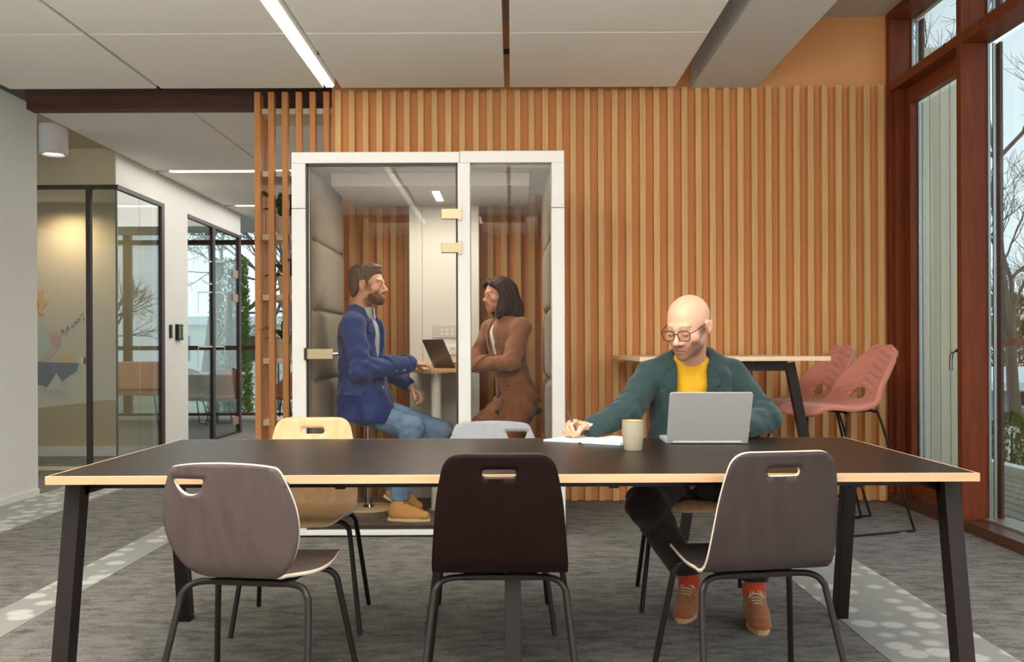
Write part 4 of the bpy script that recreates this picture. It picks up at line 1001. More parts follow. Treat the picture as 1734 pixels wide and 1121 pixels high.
class Head:
    """Head in a local frame: +y the face, +x the person's left, +z the crown."""
    def __init__(s, c, fwd, up=(0, 0, 1), scale=1.0, smile=0.0, female=False, mouth_open=0.0):
        s.c = np.asarray(c, float); y = nrm(fwd); x = nrm(np.cross(y, np.asarray(up, float))); s.s = scale
        z = np.cross(x, y); s.M = np.stack([-x, y, z], 1) if False else np.stack([x, y, z], 1)
        s.smile, s.fem, s.mo = smile, female, mouth_open
    def loc(s, P): return ((P - s.c) @ s.M) / s.s
    def w(s, *p): return s.c + s.M @ (np.asarray(p, float) * s.s)
    def local(s, q):
        e = lambda *a: ell(*a)[0](q); c = lambda *a: cap(*a)[0](q); fm = s.fem; sm = s.smile
        d = e((0, -.015, .032), (.076, .096, .081))
        d = smin(d, e((0, .020, -.010), (.064, .070, .075)), .02)
        jw = .047 if fm else .055
        d = smin(d, e((0, .028, -.062), (jw, .056, .050)), .022)
        d = smin(d, e((0, .068, -.098), (.022 if fm else .028, .024, .022)), .022)
        d = smin(d, c((-.032, .078, .014), (.032, .078, .014), .009 if fm else .0125), .016)
        for k in (-1, 1):
            d = smin(d, e((k * .041, .054, -.030), (.025, .026, .022)), .02)
            d = smax(d, -e((k * .031, .102, -.005), (.019, .018, .013)), .012)
            d = smin(d, e((k * .031, .0745, -.006), (.0155, .0145, .0135)), .004)
            d = smin(d, e((k * .080, -.010, -.009), (.0105, .018, .029)), .005)
            d = smin(d, c((k * .088, -.020, .012), (k * .086, -.022, -.016), .0055), .004)
            d = smax(d, -e((k * .090, -.005, -.004), (.007, .0095, .017)), .004)
        nr_ = .85 if fm else 1.0
        d = smin(d, c((0, .083, .004), (0, .107, -.035), .0070 * nr_, .0105 * nr_), .008)
        d = smin(d, e((0, .108, -.038), (.0115 * nr_, .0115, .0100)), .006)
        for k in (-1, 1): d = smin(d, e((k * .0125 * nr_, .096, -.042), (.0085, .010, .0075)), .006)
        d = smin(d, e((0, .064, -.068), (.034, .030, .026)), .02)
        co = .007 * sm
        for k in (-1, 1):
            d = smin(d, c((k * (.023 + .005 * sm), .082, -.070 + co), (0, .0925, -.0655), .0042, .0055), .005)
            d = smin(d, c((k * (.020 + .005 * sm), .082, -.0735 + co - s.mo), (0, .0910, -.0775 - s.mo), .0045, .0065), .005)
        for k in (-1, 1): d = smax(d, -c((k * (.024 + .004 * sm), .090, -.0712 + co - s.mo * .4), (0, .100, -.0712 - s.mo * .5), .0012, .0016 + s.mo * .5), .002)
        return d
    def prim(s):
        return (lambda P: s.local(s.loc(P)) * s.s), s.w(0, 0, 0), .15 * s.s
    def colours(s, P, base, lip, brow, beard=None, bmix=0.0, scalp=None):
        q = s.loc(P); x, y, z = q.T; ax = np.abs(x); col = np.tile(base, (len(P), 1))
        head = (np.linalg.norm(q, axis=1) < .16) & (z > -.14)
        # rosy cheeks, ears and nose are the skin's own colour
        rosy = np.maximum(np.exp(-((ax - .042) ** 2 + (z + .03) ** 2 + (y - .07) ** 2) / .0005), np.exp(-((ax - .08) ** 2 + (z + .01) ** 2) / .0006) * .8)
        rosy = np.maximum(rosy, np.exp(-(x * x + (y - .11) ** 2 + (z + .038) ** 2) / .0002) * .8) * head
        col = col * (1 - .35 * rosy[:, None] * np.array([.05, .45, .55]))
        if beard is not None:
            jl = sstep(-.032, -.052, z + .55 * np.maximum(0, .06 - y)) * sstep(-.035, .0, y) * sstep(-.15, -.128, z + .3 * np.minimum(0, y - .03))
            cheek = sstep(.0, .016, -z - .052 + .5 * np.maximum(0, ax - .028)) 
            m = jl * np.maximum(cheek, sstep(.040, .055, ax) * sstep(-.01, -.045, z))
            must = sstep(.034, .024, ax) * sstep(-.046, -.050, z) * sstep(-.068, -.062, z) * (y > .07)
            burn = sstep(.058, .066, ax) * sstep(.052, .030, y) * sstep(-.002, .014, y) * sstep(.012, -.004, z) * sstep(-.07, -.05, z)
            m = np.maximum(np.maximum(m, must), burn) * head
            n_ = .8 + .2 * np.sin(700 * x + 5 * np.sin(600 * z)) * np.sin(650 * z + 4 * np.sin(580 * y))
            col = col * (1 - (bmix * m * n_)[:, None]) + beard * (bmix * m * n_)[:, None]
        co = .007 * s.smile
        cz = -.0712 + co * np.minimum(1, ax / .024) 
        lipm = sstep(.0085, .006, np.abs(z - cz + .001)) * sstep(.025 + .004 * s.smile, .019 + .004 * s.smile, ax) * sstep(.080, .086, y) * head
        col = col * (1 - .65 * lipm[:, None]) + lip * .65 * lipm[:, None]
        slit = sstep(.0022 + s.mo * .5, .0012 + s.mo * .4, np.abs(z - cz + s.mo * .5)) * sstep(.026, .022, ax) * (y > .07) * head
        tcol = L3((232, 224, 214)) if s.mo > .001 else L3((110, 56, 50))
        col = col * (1 - slit[:, None]) + tcol * slit[:, None]
        bz = .0185 + .0035 * np.exp(-((ax - .030) / .012) ** 2) - .05 * np.maximum(0, ax - .036)
        bm_ = sstep(.0055, .003, np.abs(z - bz)) * sstep(.010, .016, ax) * sstep(.054, .046, ax) * (y > .05) * head
        col = col * (1 - .8 * bm_[:, None]) + brow * .8 * bm_[:, None]
        if scalp is not None:
            sm_ = sstep(.04, .07, z - .3 * y) * head * .25; col = col * (1 - sm_[:, None]) + scalp * sm_[:, None]
        return col

def hand(sd, wrist, dirv, palm, thumb, curl=(30, 35, 40, 45), scale=1.0, tcurl=25, spread=6, tang=45):
    """Palm, four jointed fingers and a thumb leaving the side of the palm."""
    d = nrm(dirv); p = np.asarray(palm, float); p = nrm(p - (p @ d) * d); t = np.cross(d, p)
    if t @ np.asarray(thumb, float) < 0: t = -t
    wv = np.asarray(wrist, float); S_ = scale
    k = wv + d * .088 * S_
    sd.u(cap(wv - d * .03, wv + d * .012, .024 * S_, .025 * S_), .015)
    sd.u(ecap(wv + d * .018 * S_, wv + d * .070 * S_, .033 * S_, .039 * S_, t, .40), .014)
    def rot(v, ax, a): a = R(a); return v * math.cos(a) + np.cross(ax, v) * math.sin(a) + ax * (ax @ v) * (1 - math.cos(a))
    bend = np.cross(d, p)      # turning d about this axis moves it towards the palm side
    for i in range(4):
        off = (.028, .0095, -.0095, -.0275)[i] * S_; ln = (.92, 1.0, .94, .76)[i] * S_; r = (.0086, .0088, .0084, .0074)[i] * S_
        b = wv + d * (.080, .085, .081, .073)[i] * S_ + t * off; dd = rot(d, p, 0); dd = nrm(d + t * math.tan(R(spread)) * (1.4, .3, -.5, -1.5)[i])
        sd.u(cap(b - dd * .02, b, r * 1.05), .008); q = b
        for L_, f_ in ((.043, .75), (.026, 1.1), (.021, .8)):
            dd = nrm(rot(dd, bend, curl[i] * f_)); e = q + dd * L_ * ln; sd.u(cap(q, e, r, r * .93), .0035); q = e; r *= .95
    b = wv + d * .022 * S_ + t * .026 * S_; dd = nrm(d * math.cos(R(tang)) + t * math.sin(R(tang)) + p * .35); r = .0125 * S_
    q = b
    for L_, f_, rr in ((.040, 0, .0125), (.030, 1, .0102), (.024, 1, .0092)):
        dd = nrm(dd * 1.0 + (d * .6 + p * .5 - t * .55) * math.tan(R(tcurl)) * f_ * .8); e = q + dd * L_ * S_; sd.u(cap(q, e, rr * S_, rr * .92 * S_), .006); q = e
    return k

def torso_frame(c, fwd, up):
    u = nrm(up); f = np.asarray(fwd, float); f = nrm(f - (f @ u) * u); s = np.cross(u, f)   # s: person's left
    return np.asarray(c, float), f, s, u

def shoe(parent, heel, toe, zs, m_up, m_sole, ankle, scale=1.0, lace=None, sock=None, pitch=0.0):
    """Lace-up shoe: upper, sole, laces; heel and toe are ground points under the shoe ends."""
    h, t = np.asarray(heel, float), np.asarray(toe, float); d = nrm(t - h); L = np.linalg.norm(t - h); up = nrm(V(0, 0, 1) - (d[2]) * d); s = np.cross(up, d)
    at_ = lambda a, b, c: h + d * (a * L) + s * b + up * c
    sd = Sdf(); sd.u(ecap(at_(.14, 0, .045), at_(.45, 0, .045), .036, .042, s, 1.0), .02).u(ecap(at_(.45, 0, .038), at_(.84, 0, .030), .044, .042, s, .75), .03)
    sd.u(cap(at_(.17, 0, .05), at_(.20, 0, .108), .038, .041), .03); sd.u(cap(at_(.24, 0, .098), at_(.64, 0, .050), .034, .031), .03)
    sd.clips.append((lambda P: (zs + .016) * 1.0 - ((P - h) @ up + 0 * P[:, 0]) + (-zs), .004))
    sd.sub((lambda P: np.maximum(cap(at_(.19, 0, .115), at_(.185, 0, .18), .038)[0](P), -1), at_(.19, 0, .15), .09), .004)
    o = sdf_obj('shoe', sd, .0035, m_up, parent)
    out = []
    for i in range(44):
        a = 2 * PI * i / 44; y = .5 - .5 * math.cos(a); wd = .043 * (math.sin(PI * min(1, max(0, y * .93 + .04))) ** .55) * (.92 + .16 * float(sstep(.35, .65, np.array([y]))[0])); out.append((y * (L + .012) - .006, wd * (1 if math.sin(a) > 0 else -1)))
    MB().prism(round_poly(out, .004, 1), lambda a, b, c: Vector(h + d * a + s * b + up * c), .019).build('sole', m_sole, o, True, .003)
    on = lambda a, b: Vector(onsurf(sd, at_(a, b, .0), up, .22) + up * .0012)
    for i in range(5):
        a = .345 + .062 * i; w_ = .024 - .001 * i
        MB().tube(spline([on(a - .012, -w_), on(a, -w_ * .5), on(a + .006, 0), on(a + .012, w_ * .5), on(a + .02, w_)], 3), .0024, 6).build('lace', lace, o)
    for sg in (-1, 1): MB().tube(spline([on(.345, 0) + Vector(up) * .003, on(.37, sg * .014) + Vector(up) * .005, on(.42, sg * .030) + Vector(up) * .002, on(.40, sg * .012) + Vector(up) * .004, on(.35, 0) + Vector(up) * .003], 4), .0021, 6).build('lace', lace, o)
    return o
def eye_parts(parent, hd, iris=(96, 72, 50), open_=True):
    for k in (-1, 1):
        q = MB(); c = hd.w(k * .031, .0762, -.006); q.lathe([(.0132 * hd.s * math.sin(a), -.0132 * hd.s * math.cos(a)) for a in [PI * i / 10 for i in range(11)]], c, 16, capb=False, capt=False)
        if not open_: continue
        e = q.build('eye', mat('eye_white', (226, 218, 210), .25), parent)
        b = hd.w(k * .031, .0885, -.006); f = hd.M[:, 1]
        MB().tube([b - f * .003, b + f * .0018], .0058 * hd.s, 14).build('iris', mat('iris_brown', iris, .2), e)
def glasses(parent, hd, m, rw=.026, rh=.020, rnd=False, th=.0014, lens=True):
    t = MB()
    fr = bpy.data.objects.new('glasses', None); 
    def rim(k):
        pts = []
        n = 24
        for i in range(n + 1):
            a = 2 * PI * i / n
            if rnd: x, z = rw * math.cos(a), rh * math.sin(a)
            else:
                ca, sa = math.cos(a), math.sin(a); e = .55; x = rw * math.copysign(abs(ca) ** e, ca); z = rh * math.copysign(abs(sa) ** e, sa); x *= 1 - .10 * (z < 0)
            pts.append(hd.w(k * .033 + x, .101 - .10 * (k * x > 0) * abs(x) * .6, -.010 + z))
        return pts
    for k in (-1, 1): t.tube(rim(k), th, 8, False)
    t.tube(spline([hd.w(-.0085, .1035, -.004), hd.w(0, .1055, .001), hd.w(.0085, .1035, -.004)], 4), th, 8)
    for k in (-1, 1): t.tube(spline([hd.w(k * (.033 + rw), .099, .0), hd.w(k * .071, .075, .004), hd.w(k * .079, .0, .008), hd.w(k * .080, -.022, -.004)], 5), th, 8)
    o = t.build('glasses', m, parent)
    for k in (-1, 1):
        p = rim(k)[:-1]; q = MB(); q.add(p, [tuple(range(len(p)))]); q.build('lens', glass_mat('lens_glass', (.96, .96, .95), .5), o)
    return o
def lapel(parent, sd, fr, poly, m, name='lapel', off=.006, th=.0035, h=.004, back=False):
    """A cloth piece lying on a garment's surface, cut to a polygon given in the torso frame (left, up)."""
    c, f, s, u = fr; P_ = np.array(poly); q = Sdf(); q.ops = list(sd.ops); q.warp = sd.warp
    base = Sdf(); base.ops = sd.ops; base.warp = sd.warp
    lo2, hi2 = P_.min(0), P_.max(0)
    def shell(P):
        d = base.ev(P); r = P - c; x, z, y = r @ s, r @ u, r @ f
        return smax(smax(np.abs(d - off) - th, poly_sd(x, z, P_), .003), (y if back else -y), .002)
    cs = [c + s * a + u * b + f * e for a in (lo2[0], hi2[0]) for b in (lo2[1], hi2[1]) for e in ((-.22, 0) if back else (0, .22))]
    lo, hi = np.min(cs, 0) - .03, np.max(cs, 0) + .03
    g = Sdf(); g.ops = [('u', shell, (lo + hi) / 2, 10.0, 0)]
    return sdf_obj(name, g, h, m, parent, None, None, (lo, hi))
def buttons(parent, pts, fwd, m, r=.008):
    f = Vector(fwd).normalized(); M4 = f.to_track_quat('Z', 'Y').to_matrix().to_4x4()
    for p in pts:
        MB().lathe([(r, 0), (r, .003), (r * .8, .0045), (r * .55, .003), (0, .003)], p, 16, M4, capb=True, capt=False).build('button', m, parent)
def onsurf(sd, p, d, far=.3):
    """Walk from p + d*far back along -d to the surface of an SDF."""
    d = nrm(d); t = far
    for _ in range(60):
        q = np.asarray(p, float) + d * t; v = float(sd.ev(q[None, :])[0])
        if v < .0005: break
        t -= max(.0008, v * .8)
    return q
def cloth(name, col, var=.25, scale=220, rough=.95, check=None, sheen=.2):
    m = mat(name, col, rough, var=var, nscale=scale, bump=.12, bscale=420, sheen=sheen, spec=.2)
    if check:
        n, k = m.node_tree.nodes, m.node_tree.links; b = n['Principled BSDF']; src = b.inputs['Base Color'].links[0].from_socket
        t = n.new('ShaderNodeTexCoord'); sx = n.new('ShaderNodeSeparateXYZ'); k.new(t.outputs['Object'], sx.inputs[0]); prev = src
        for ax, per in ((0, check[1]), (2, check[1] * 1.15)):
            m1 = n.new('ShaderNodeMath'); m1.operation = 'PINGPONG'; m1.inputs[1].default_value = per; k.new(sx.outputs[ax], m1.inputs[0])
            m2 = n.new('ShaderNodeMath'); m2.operation = 'LESS_THAN'; m2.inputs[1].default_value = .0014; k.new(m1.outputs[0], m2.inputs[0])
            m3 = n.new('ShaderNodeMath'); m3.operation = 'MULTIPLY'; m3.inputs[1].default_value = .5; k.new(m2.outputs[0], m3.inputs[0])
            mx = n.new('ShaderNodeMix'); mx.data_type = 'RGBA'; k.new(m3.outputs[0], mx.inputs[0]); k.new(prev, mx.inputs[6]); mx.inputs[7].default_value = lin(check[0]); prev = mx.outputs[2]
        k.new(prev, b.inputs['Base Color'])
    return m
def skin_mat():
    m = mat('skin', (230, 180, 150), .45, attr='Col', var=.04, nscale=60, bump=.04, bscale=500); b = m.node_tree.nodes['Principled BSDF']
    b.inputs['Subsurface Weight'].default_value = .12; b.inputs['Subsurface Radius'].default_value = (.012, .004, .002); b.inputs['Subsurface Scale'].default_value = 1.0
    return m
M_skin = skin_mat()
def person(label, origin): 
    return np.array(origin, float), label

# ------------------------------------------------------------------ bald man at the table
def build_writer():
    og = V(.76, 3.95, 0)
    hd = Head((.708, 3.80, 1.182), nrm(V(-.60, -.74, -.33)), (.03, 0, 1), 1.05)
    nb = V(.752, 3.955, 1.03); shL = V(.930, 4.02, .985); shR = V(.580, 3.99, .975)
    elR, wrR = V(.478, 3.89, .832), V(.322, 3.785, .772); elL, wrL = V(1.045, 3.93, .80), V(.905, 3.77, .765)
    hipR, knR, anR = V(.675, 4.09, .515), V(.520, 3.69, .485), V(.732, 3.922, .14)
    hipL, knL, anL = V(.85, 4.09, .515), V(.972, 3.685, .485), V(.966, 3.79, .14)
    b = Sdf()
    b.u((hd.prim()), .0)
    b.u(cap(nb + V(.0, .03, -.03), hd.w(0, -.022, -.055), .062, .056), .02)
    b.u(cap(nb + V(0, .05, -.10), V(.755, 4.06, .62), .062, .10), .03)
    b.limb([nb + V(0, .05, -.06), shL, elL, wrL], [.05, .045, .036, .026], .02); b.limb([nb + V(0, .05, -.06), shR, elR, wrR], [.05, .045, .036, .026], .02)
    b.limb([V(.76, 4.06, .58), hipL, knL, anL, anL + V(0, -.005, -.03)], [.10, .07, .05, .035, .03], .02); b.limb([V(.76, 4.06, .58), hipR, knR, anR, anR + V(0, -.005, -.03)], [.10, .07, .05, .035, .03], .02)
    K = [V(.250, 3.738, .803), V(.236, 3.757, .797), V(.226, 3.776, .783), V(.222, 3.793, .768)]
    b.u(ecap(wrR + V(-.018, -.006, .004), (K[0] + K[1] + K[2] + K[3]) / 4 + V(.012, .002, -.003), .030, .036, K[0] - K[3], .50), .012)
    for ch, r in (([K[0], V(.230, 3.711, .791), V(.238, 3.700, .769), V(.2475, 3.7005, .753)], .0088), ([K[1], V(.219, 3.729, .779), V(.228, 3.713, .758), V(.2415, 3.709, .747)], .0088),
                  ([K[2], V(.209, 3.753, .768), V(.220, 3.737, .750), V(.237, 3.736, .746)], .0084), ([K[3], V(.205, 3.777, .757), V(.215, 3.763, .746), V(.230, 3.760, .745)], .0075),
                  ([V(.300, 3.760, .775), V(.285, 3.726, .786), V(.266, 3.705, .777), V(.2575, 3.6985, .760)], .0112)):
        q0 = ch[0]
        for n_, q1 in enumerate(ch[1:]): b.u(cap(q0, q1, r * (1 - .05 * n_), r * (.94 - .05 * n_)), .010 if n_ == 0 else .003); q0 = q1
    hand(b, wrL, (-.62, -.75, -.05), (0, 0, -1), (-1, .3, 0), (22, 24, 26, 28), 1.0)
    sk = L3((224, 174, 146))
    cf = lambda P: hd.colours(P, sk, L3((196, 120, 106)), L3((150, 110, 84)), L3((118, 78, 50)), .85)
    body = sdf_obj('person', b, .0034, M_skin, None, cf, og)
    tag(body, 'bald bearded man in glasses, green blazer and yellow sweater, writing at the table', 'person')
    # closed lids seen from above: lash lines
    for k in (-1, 1): MB().tube(spline([hd.w(k * .019, .0845, -.0115), hd.w(k * .031, .0895, -.0135), hd.w(k * .043, .0825, -.0115)], 5), .0011, 6).build('eyelash', mat('lash', (70, 46, 34), .8), body)
    glasses(body, hd, mat('glasses_black', (24, 20, 20), .3), .0255, .0185, False, .0018)
    MB().lathe([(.0035 * math.sin(a), -.0035 * math.cos(a)) for a in [PI * i / 8 for i in range(9)]], hd.w(-.081, -.004, -.040) if False else hd.w(.081, -.004, -.040), 12, capb=False, capt=False).build('earring', M_chrome, body)
    # sweater
    fr = torso_frame(V(.755, 3.965, .88), (-.10, -1, -.2), (0, -.10, 1)); c, f, s, u = fr
    sw = Sdf(); sw.u(ecap(V(.757, 4.04, .76), V(.755, 3.985, .925), .150, .150, s, .66), .02); sw.u(cap(shL - V(.05, 0, 0), shR + V(.05, 0, 0), .055), .04)
    sw.u(cap(nb + V(0, .02, -.05), nb + V(-.006, -.008, .002), .070, .066), .03)
    sw.warp = wrinkle(.0022, 70, .4)
    top = nb + V(-.004, -.01, .0)
    sw.sub((lambda P: (ell(top + V(0, -.02, .035), (.060, .075, .038))[0](P)), top, .15), .012)
    M_yel = cloth('mustard_knit', (240, 184, 44), .10, 300); sdf_obj('sweater', sw, .005, M_yel, body)
    cuffs = Sdf(); dL = nrm(wrL - elL); cuffs.u(cap(wrL - dL * .06, wrL - dL * .012, .034, .033), 0); sdf_obj('sweater_cuff', cuffs, .004, M_yel, body)
    # blazer
    j = Sdf(); j.u(ecap(V(.757, 4.075, .63), V(.757, 4.045, .70), .172, .168, s, .76), .03); j.u(ecap(V(.757, 4.045, .66), V(.755, 3.985, .935), .168, .172, s, .70), .03)
    j.u(cap(shL + V(-.01, 0, .002), nb + V(.06, .015, .005), .056, .040), .04); j.u(cap(shR + V(.01, 0, .002), nb + V(-.06, .015, .005), .056, .040), .04)
    j.u(cap(nb + V(-.05, .045, .0), nb + V(.05, .045, .0), .040), .04)
    j.limb([shL + V(.0, 0, -.005), elL + V(.01, .01, 0), wrL - dL * .055], [.066, .062, .048], .03)
    dR = nrm(wrR - elR); j.limb([shR + V(0, 0, -.005), elR + V(-.005, .01, -.002), wrR - dR * .005], [.066, .061, .045], .03)
    wr0 = wrinkle(.0035, 46, 1.1); wr1 = wrinkle(.0055, 85, .3)
    def wp(P):
        e = np.exp(-np.minimum(np.sum((P - elR) ** 2, 1), np.sum((P - elL) ** 2, 1)) / .012)
        return wr0(P) * (1 - .3 * e) + wr1(P) * e
    j.warp = wp
    jraw = Sdf(); jraw.ops = list(j.ops); jraw.warp = j.warp
    def opening(P):
        r = P - c; x, y, z = r @ s, r @ f, r @ u
        return np.maximum(np.maximum(np.abs(x + .010) - .064, -y), np.maximum(y - .18, -z - .20))
    j.sub((opening, c, 3.0), .006); j.sub(cap(nb + V(0, .0, -.06), nb + V(-.03, -.10, .16), .066, .085), .008)
    M_tw = cloth('green_tweed', (52, 74, 74), .34, 260, .95, ((44, 62, 92), .042)); jk = sdf_obj('blazer', j, .0048, M_tw, body)
    for k in (-1, 1):
        o_ = .010
        poly = [(k * .060 - o_, .145), (k * .098 - o_, .115), (k * .118 - o_, .072), (k * .098 - o_, .060), (k * .126 - o_, .040), (k * .118 - o_, -.02), (k * .072 - o_, -.22), (k * .060 - o_, -.22)]
        lapel(jk, jraw, fr, poly[::k], M_tw, 'lapel', .008, .0045)
    for dv, w_ in ((dR, wrR),):
        wt = MB(); a = w_ + dv * .010; ax = dv
        M4 = Vector(ax).to_track_quat('Z', 'Y').to_matrix().to_4x4()
        wt.lathe([(.0275, -.008), (.0300, -.007), (.0300, .007), (.0275, .008)], a, 28, M4, False, False); o = wt.build('wrist_watch', M_chrome, body)
        MB().lathe([(.017, 0), (.018, .004), (.015, .007), (0, .007)], a + nrm(V(-.25, -.6, .75)) * .0275, 20, Vector((-.25, -.6, .75)).to_track_quat('Z', 'Y').to_matrix().to_4x4()).build('watch_case', M_silver, o)
    # trousers, socks, shoes
    tr = Sdf(); tr.u(ecap(V(.67, 4.09, .562), V(.85, 4.09, .562), .110, .110, V(0, 1, 0), .9), .03)
    tr.limb([hipL, knL, anL + V(0, .005, .0)], [.096, .074, .055], .03); tr.limb([hipR, knR, anR + V(.0, .005, .0)], [.096, .074, .055], .03)
    tr.warp = wrinkle(.004, 60, 2.0); tr.clips.append((lambda P: .163 - P[:, 2], .003)); sdf_obj('trousers', tr, .006, cloth('dark_trousers', (46, 34, 30), .2, 200), body)
    so2 = Sdf(); so2.limb([anL + V(.002, -.055, .17), anL + V(0, -.012, .05), anL + V(0, 0, -.02), anL + V(0, -.003, -.075)], [.046, .044, .041, .04], .02); sdf_obj('sock', so2, .005, cloth('orange_sock', (206, 82, 44), .15, 300), body)
    so2 = Sdf(); so2.limb([anR + V(-.08, -.09, .16), anR + V(-.02, -.022, .05), anR + V(0, 0, -.02), anR + V(-.002, -.004, -.075)], [.046, .044, .041, .04], .02); sdf_obj('sock', so2, .005, cloth('orange_sock', (206, 82, 44), .15, 300), body)
    M_su = mat('tan_suede', (168, 100, 48), .9, var=.15, nscale=120, bump=.1, bscale=400, sheen=.3); M_so = mat('tan_sole', (206, 168, 126), .7); M_lc = mat('beige_lace', (214, 190, 160), .8)
    shoe(body, V(.975, 3.845, .0), V(.944, 3.585, .0), 0, M_su, M_so, anL, 1, M_lc); shoe(body, V(.752, 3.975, .0), V(.668, 3.745, .0), 0, M_su, M_so, anR, 1, M_lc)
    # pen
    t = thing('pen', 'slim dark metal pen in the writing hand', 'pen', (.25, 3.73, .75))
    tip = V(.256, 3.700, .7415); end = V(.222, 3.735, .842); dv = nrm(end - tip)
    MB().tube([tip, tip + dv * .012], [.0008, .0036], 12).build('tip', M_chrome, t); MB().tube([tip + dv * .012, end], .0042, 12).build('barrel', mat('pen_grey', (62, 56, 60), .3, metal=.5), t)
    MB().bar(end - dv * .035 + V(-.004, -.004, 0), end + V(-.004, -.004, 0), .003, .0015).build('clip', M_chrome, t)
build_writer()

# ------------------------------------------------------------------ man in the blue jacket in the booth
def build_man():
    og = V(-.90, 5.85, .06)
    hd = Head((-.882, 5.80, 1.487), nrm(V(.985, -.16, .03)), (.02, 0, 1), 1.06, 1.0, False, .004)
    nb = V(-.925, 5.84, 1.325); shR = V(-.955, 5.665, 1.235); shL = V(-.945, 6.02, 1.235)
    elR, wrR = V(-.895, 5.62, .972), V(-.612, 5.80, 1.003); elL, wrL = V(-.850, 6.06, .975), V(-.650, 6.00, .862)
    hip = V(-.925, 5.86, .735); hipR, knR, anR = V(-.90, 5.78, .72), V(-.605, 5.70, .610), V(-.688, 5.706, .165)
    hipL, knL, anL = V(-.89, 5.95, .72), V(-.455, 6.04, .565), V(-.757, 5.975, .235)
    b = Sdf(); b.u(hd.prim(), 0)
    b.u(cap(nb + V(-.02, 0, -.04), hd.w(0, -.022, -.055), .060, .056), .02); b.u(cap(nb + V(-.02, 0, -.10), hip, .07, .09), .02)
    b.limb([nb + V(0, 0, -.06), shR, elR, wrR], [.05, .045, .036, .027], .02); b.limb([nb + V(0, 0, -.06), shL, elL, wrL], [.05, .045, .036, .027], .02)
    b.limb([hip, hipR, knR, anR, anR + V(.01, 0, -.03)], [.1, .07, .05, .035, .03], .02); b.limb([hip, hipL, knL, anL, anL + V(.01, 0, -.02)], [.1, .07, .05, .035, .03], .02)
    hand(b, wrR, (.93, .28, -.10), (.12, 0, -1), (0, 1, 0), (22, 24, 26, 28), 1.02)
    hand(b, wrL, (.80, -.20, -.55), (-.35, .0, -.95), (.2, -1, .2), (40, 44, 46, 46), 1.02, 20, 4, 40)
    sk = L3((214, 160, 132)); cf = lambda P: hd.colours(P, sk, L3((178, 104, 92)), L3((88, 60, 44)), L3((104, 66, 46)), .92)
    body = sdf_obj('person', b, .0042, M_skin, None, cf, og)
    tag(body, 'smiling bearded man in blue jacket and jeans perched on booth stool', 'person')
    eye_parts(body, hd, (80, 62, 44))
    # hair
    hr = Sdf(); prof_ = [(.092, .066), (.110, .100), (.104, .132), (.04, .16), (-.15, .13), (-.15, -.03), (-.11, -.070), (-.075, -.066), (-.046, -.045), (-.034, -.01), (-.026, .020), (.004, .026), (.012, -.012), (.026, -.016), (.034, .026), (.052, .050), (.074, .062)]
    def hair(P):
        q = hd.loc(P); x, y, z = q.T; d = ell((0, -.015, .032), (.076, .096, .081))[0](q); d = smin(d, ell((0, -.03, -.03), (.070, .075, .07))[0](q), .03)
        th = .003 + .015 * sstep(.045, .10, z) + .010 * sstep(.085, .105, z) * sstep(.0, .09, y)
        wv = .0022 * np.sin(420 * x + 60 * y + 4 * np.sin(90 * y)) 
        return smax(d - th + wv, poly_sd(y, z, prof_), .004) * hd.s
    hr.u((hair, hd.w(0, 0, .03), .17), 0); sdf_obj('hair', hr, .0036, mat('brown_hair', (100, 74, 56), .6, var=.3, nscale=60, stretch=(4, 4, 1)), body)
    bd = Sdf()
    def beard(P):
        q = hd.loc(P); x, y, z = q.T; d = hd.local(q); pl = [(.030, -.050), (.050, -.068), (.068, -.080), (.090, -.088), (.105, -.095), (.10, -.128), (.05, -.130), (.012, -.092), (.012, -.060)]
        n_ = .0012 * np.sin(900 * x + 5 * np.sin(500 * z)) * np.sin(800 * z + 700 * y)
        return smax(d - .0012 + n_, poly_sd(y, z, pl), .004) * hd.s
    bd.u((beard, hd.w(0, .04, -.09), .12), 0); sdf_obj('beard', bd, .0036, mat('beard_brown', (112, 74, 52), .8, var=.35, nscale=160), body)
    fr = torso_frame(V(-.915, 5.845, 1.10), (.90, -.40, -.02), (.05, 0, 1)); c, f, s, u = fr
    # shirt
    sh = Sdf(); sh.u(ecap(V(-.925, 5.855, .76), V(-.930, 5.845, 1.16), .145, .150, s, .70), .02); sh.u(cap(nb + V(-.01, 0, -.08), nb + V(-.012, 0, .002), .084, .068), .03); sh.warp = wrinkle(.002, 60, .7)
    M_sh = cloth('pale_blue_shirt', (182, 190, 194), .08, 240); sdf_obj('shirt', sh, .0055, M_sh, body)
    co = Sdf()
    def collar(P):
        r = P - (nb + V(.006, 0, .012)); z = r @ u; rad = np.sqrt((r @ s) ** 2 + (r @ f) ** 2); y = r @ f; x = np.abs(r @ s)
        d = np.maximum(np.abs(rad - (.068 + .15 * np.clip(-z, 0, 1))) - .003, np.abs(z + .002 + .25 * np.clip(y, 0, .1)) - .020 - .22 * np.clip(y, 0, .08)); return np.maximum(d, .010 - x + np.where(y > 0, 0, -1) * 1.0)
    co.u((collar, nb, .15), 0); sdf_obj('shirt_collar', co, .0036, M_sh, body)
    dR = nrm(wrR - elR); dL = nrm(wrL - elL)
    for w_, dv in ((wrR, dR), (wrL, dL)):
        cu = Sdf(); cu.u(cap(w_ - dv * .026, w_ + dv * .004, .034, .034), 0); sdf_obj('shirt_cuff', cu, .004, M_sh, body)
    # jacket
    j = Sdf(); j.u(ecap(V(-.925, 5.86, .66), V(-.925, 5.85, .92), .200, .170, s, .80), .04); j.u(ecap(V(-.925, 5.85, .92), V(-.935, 5.845, 1.17), .168, .176, s, .72), .04)
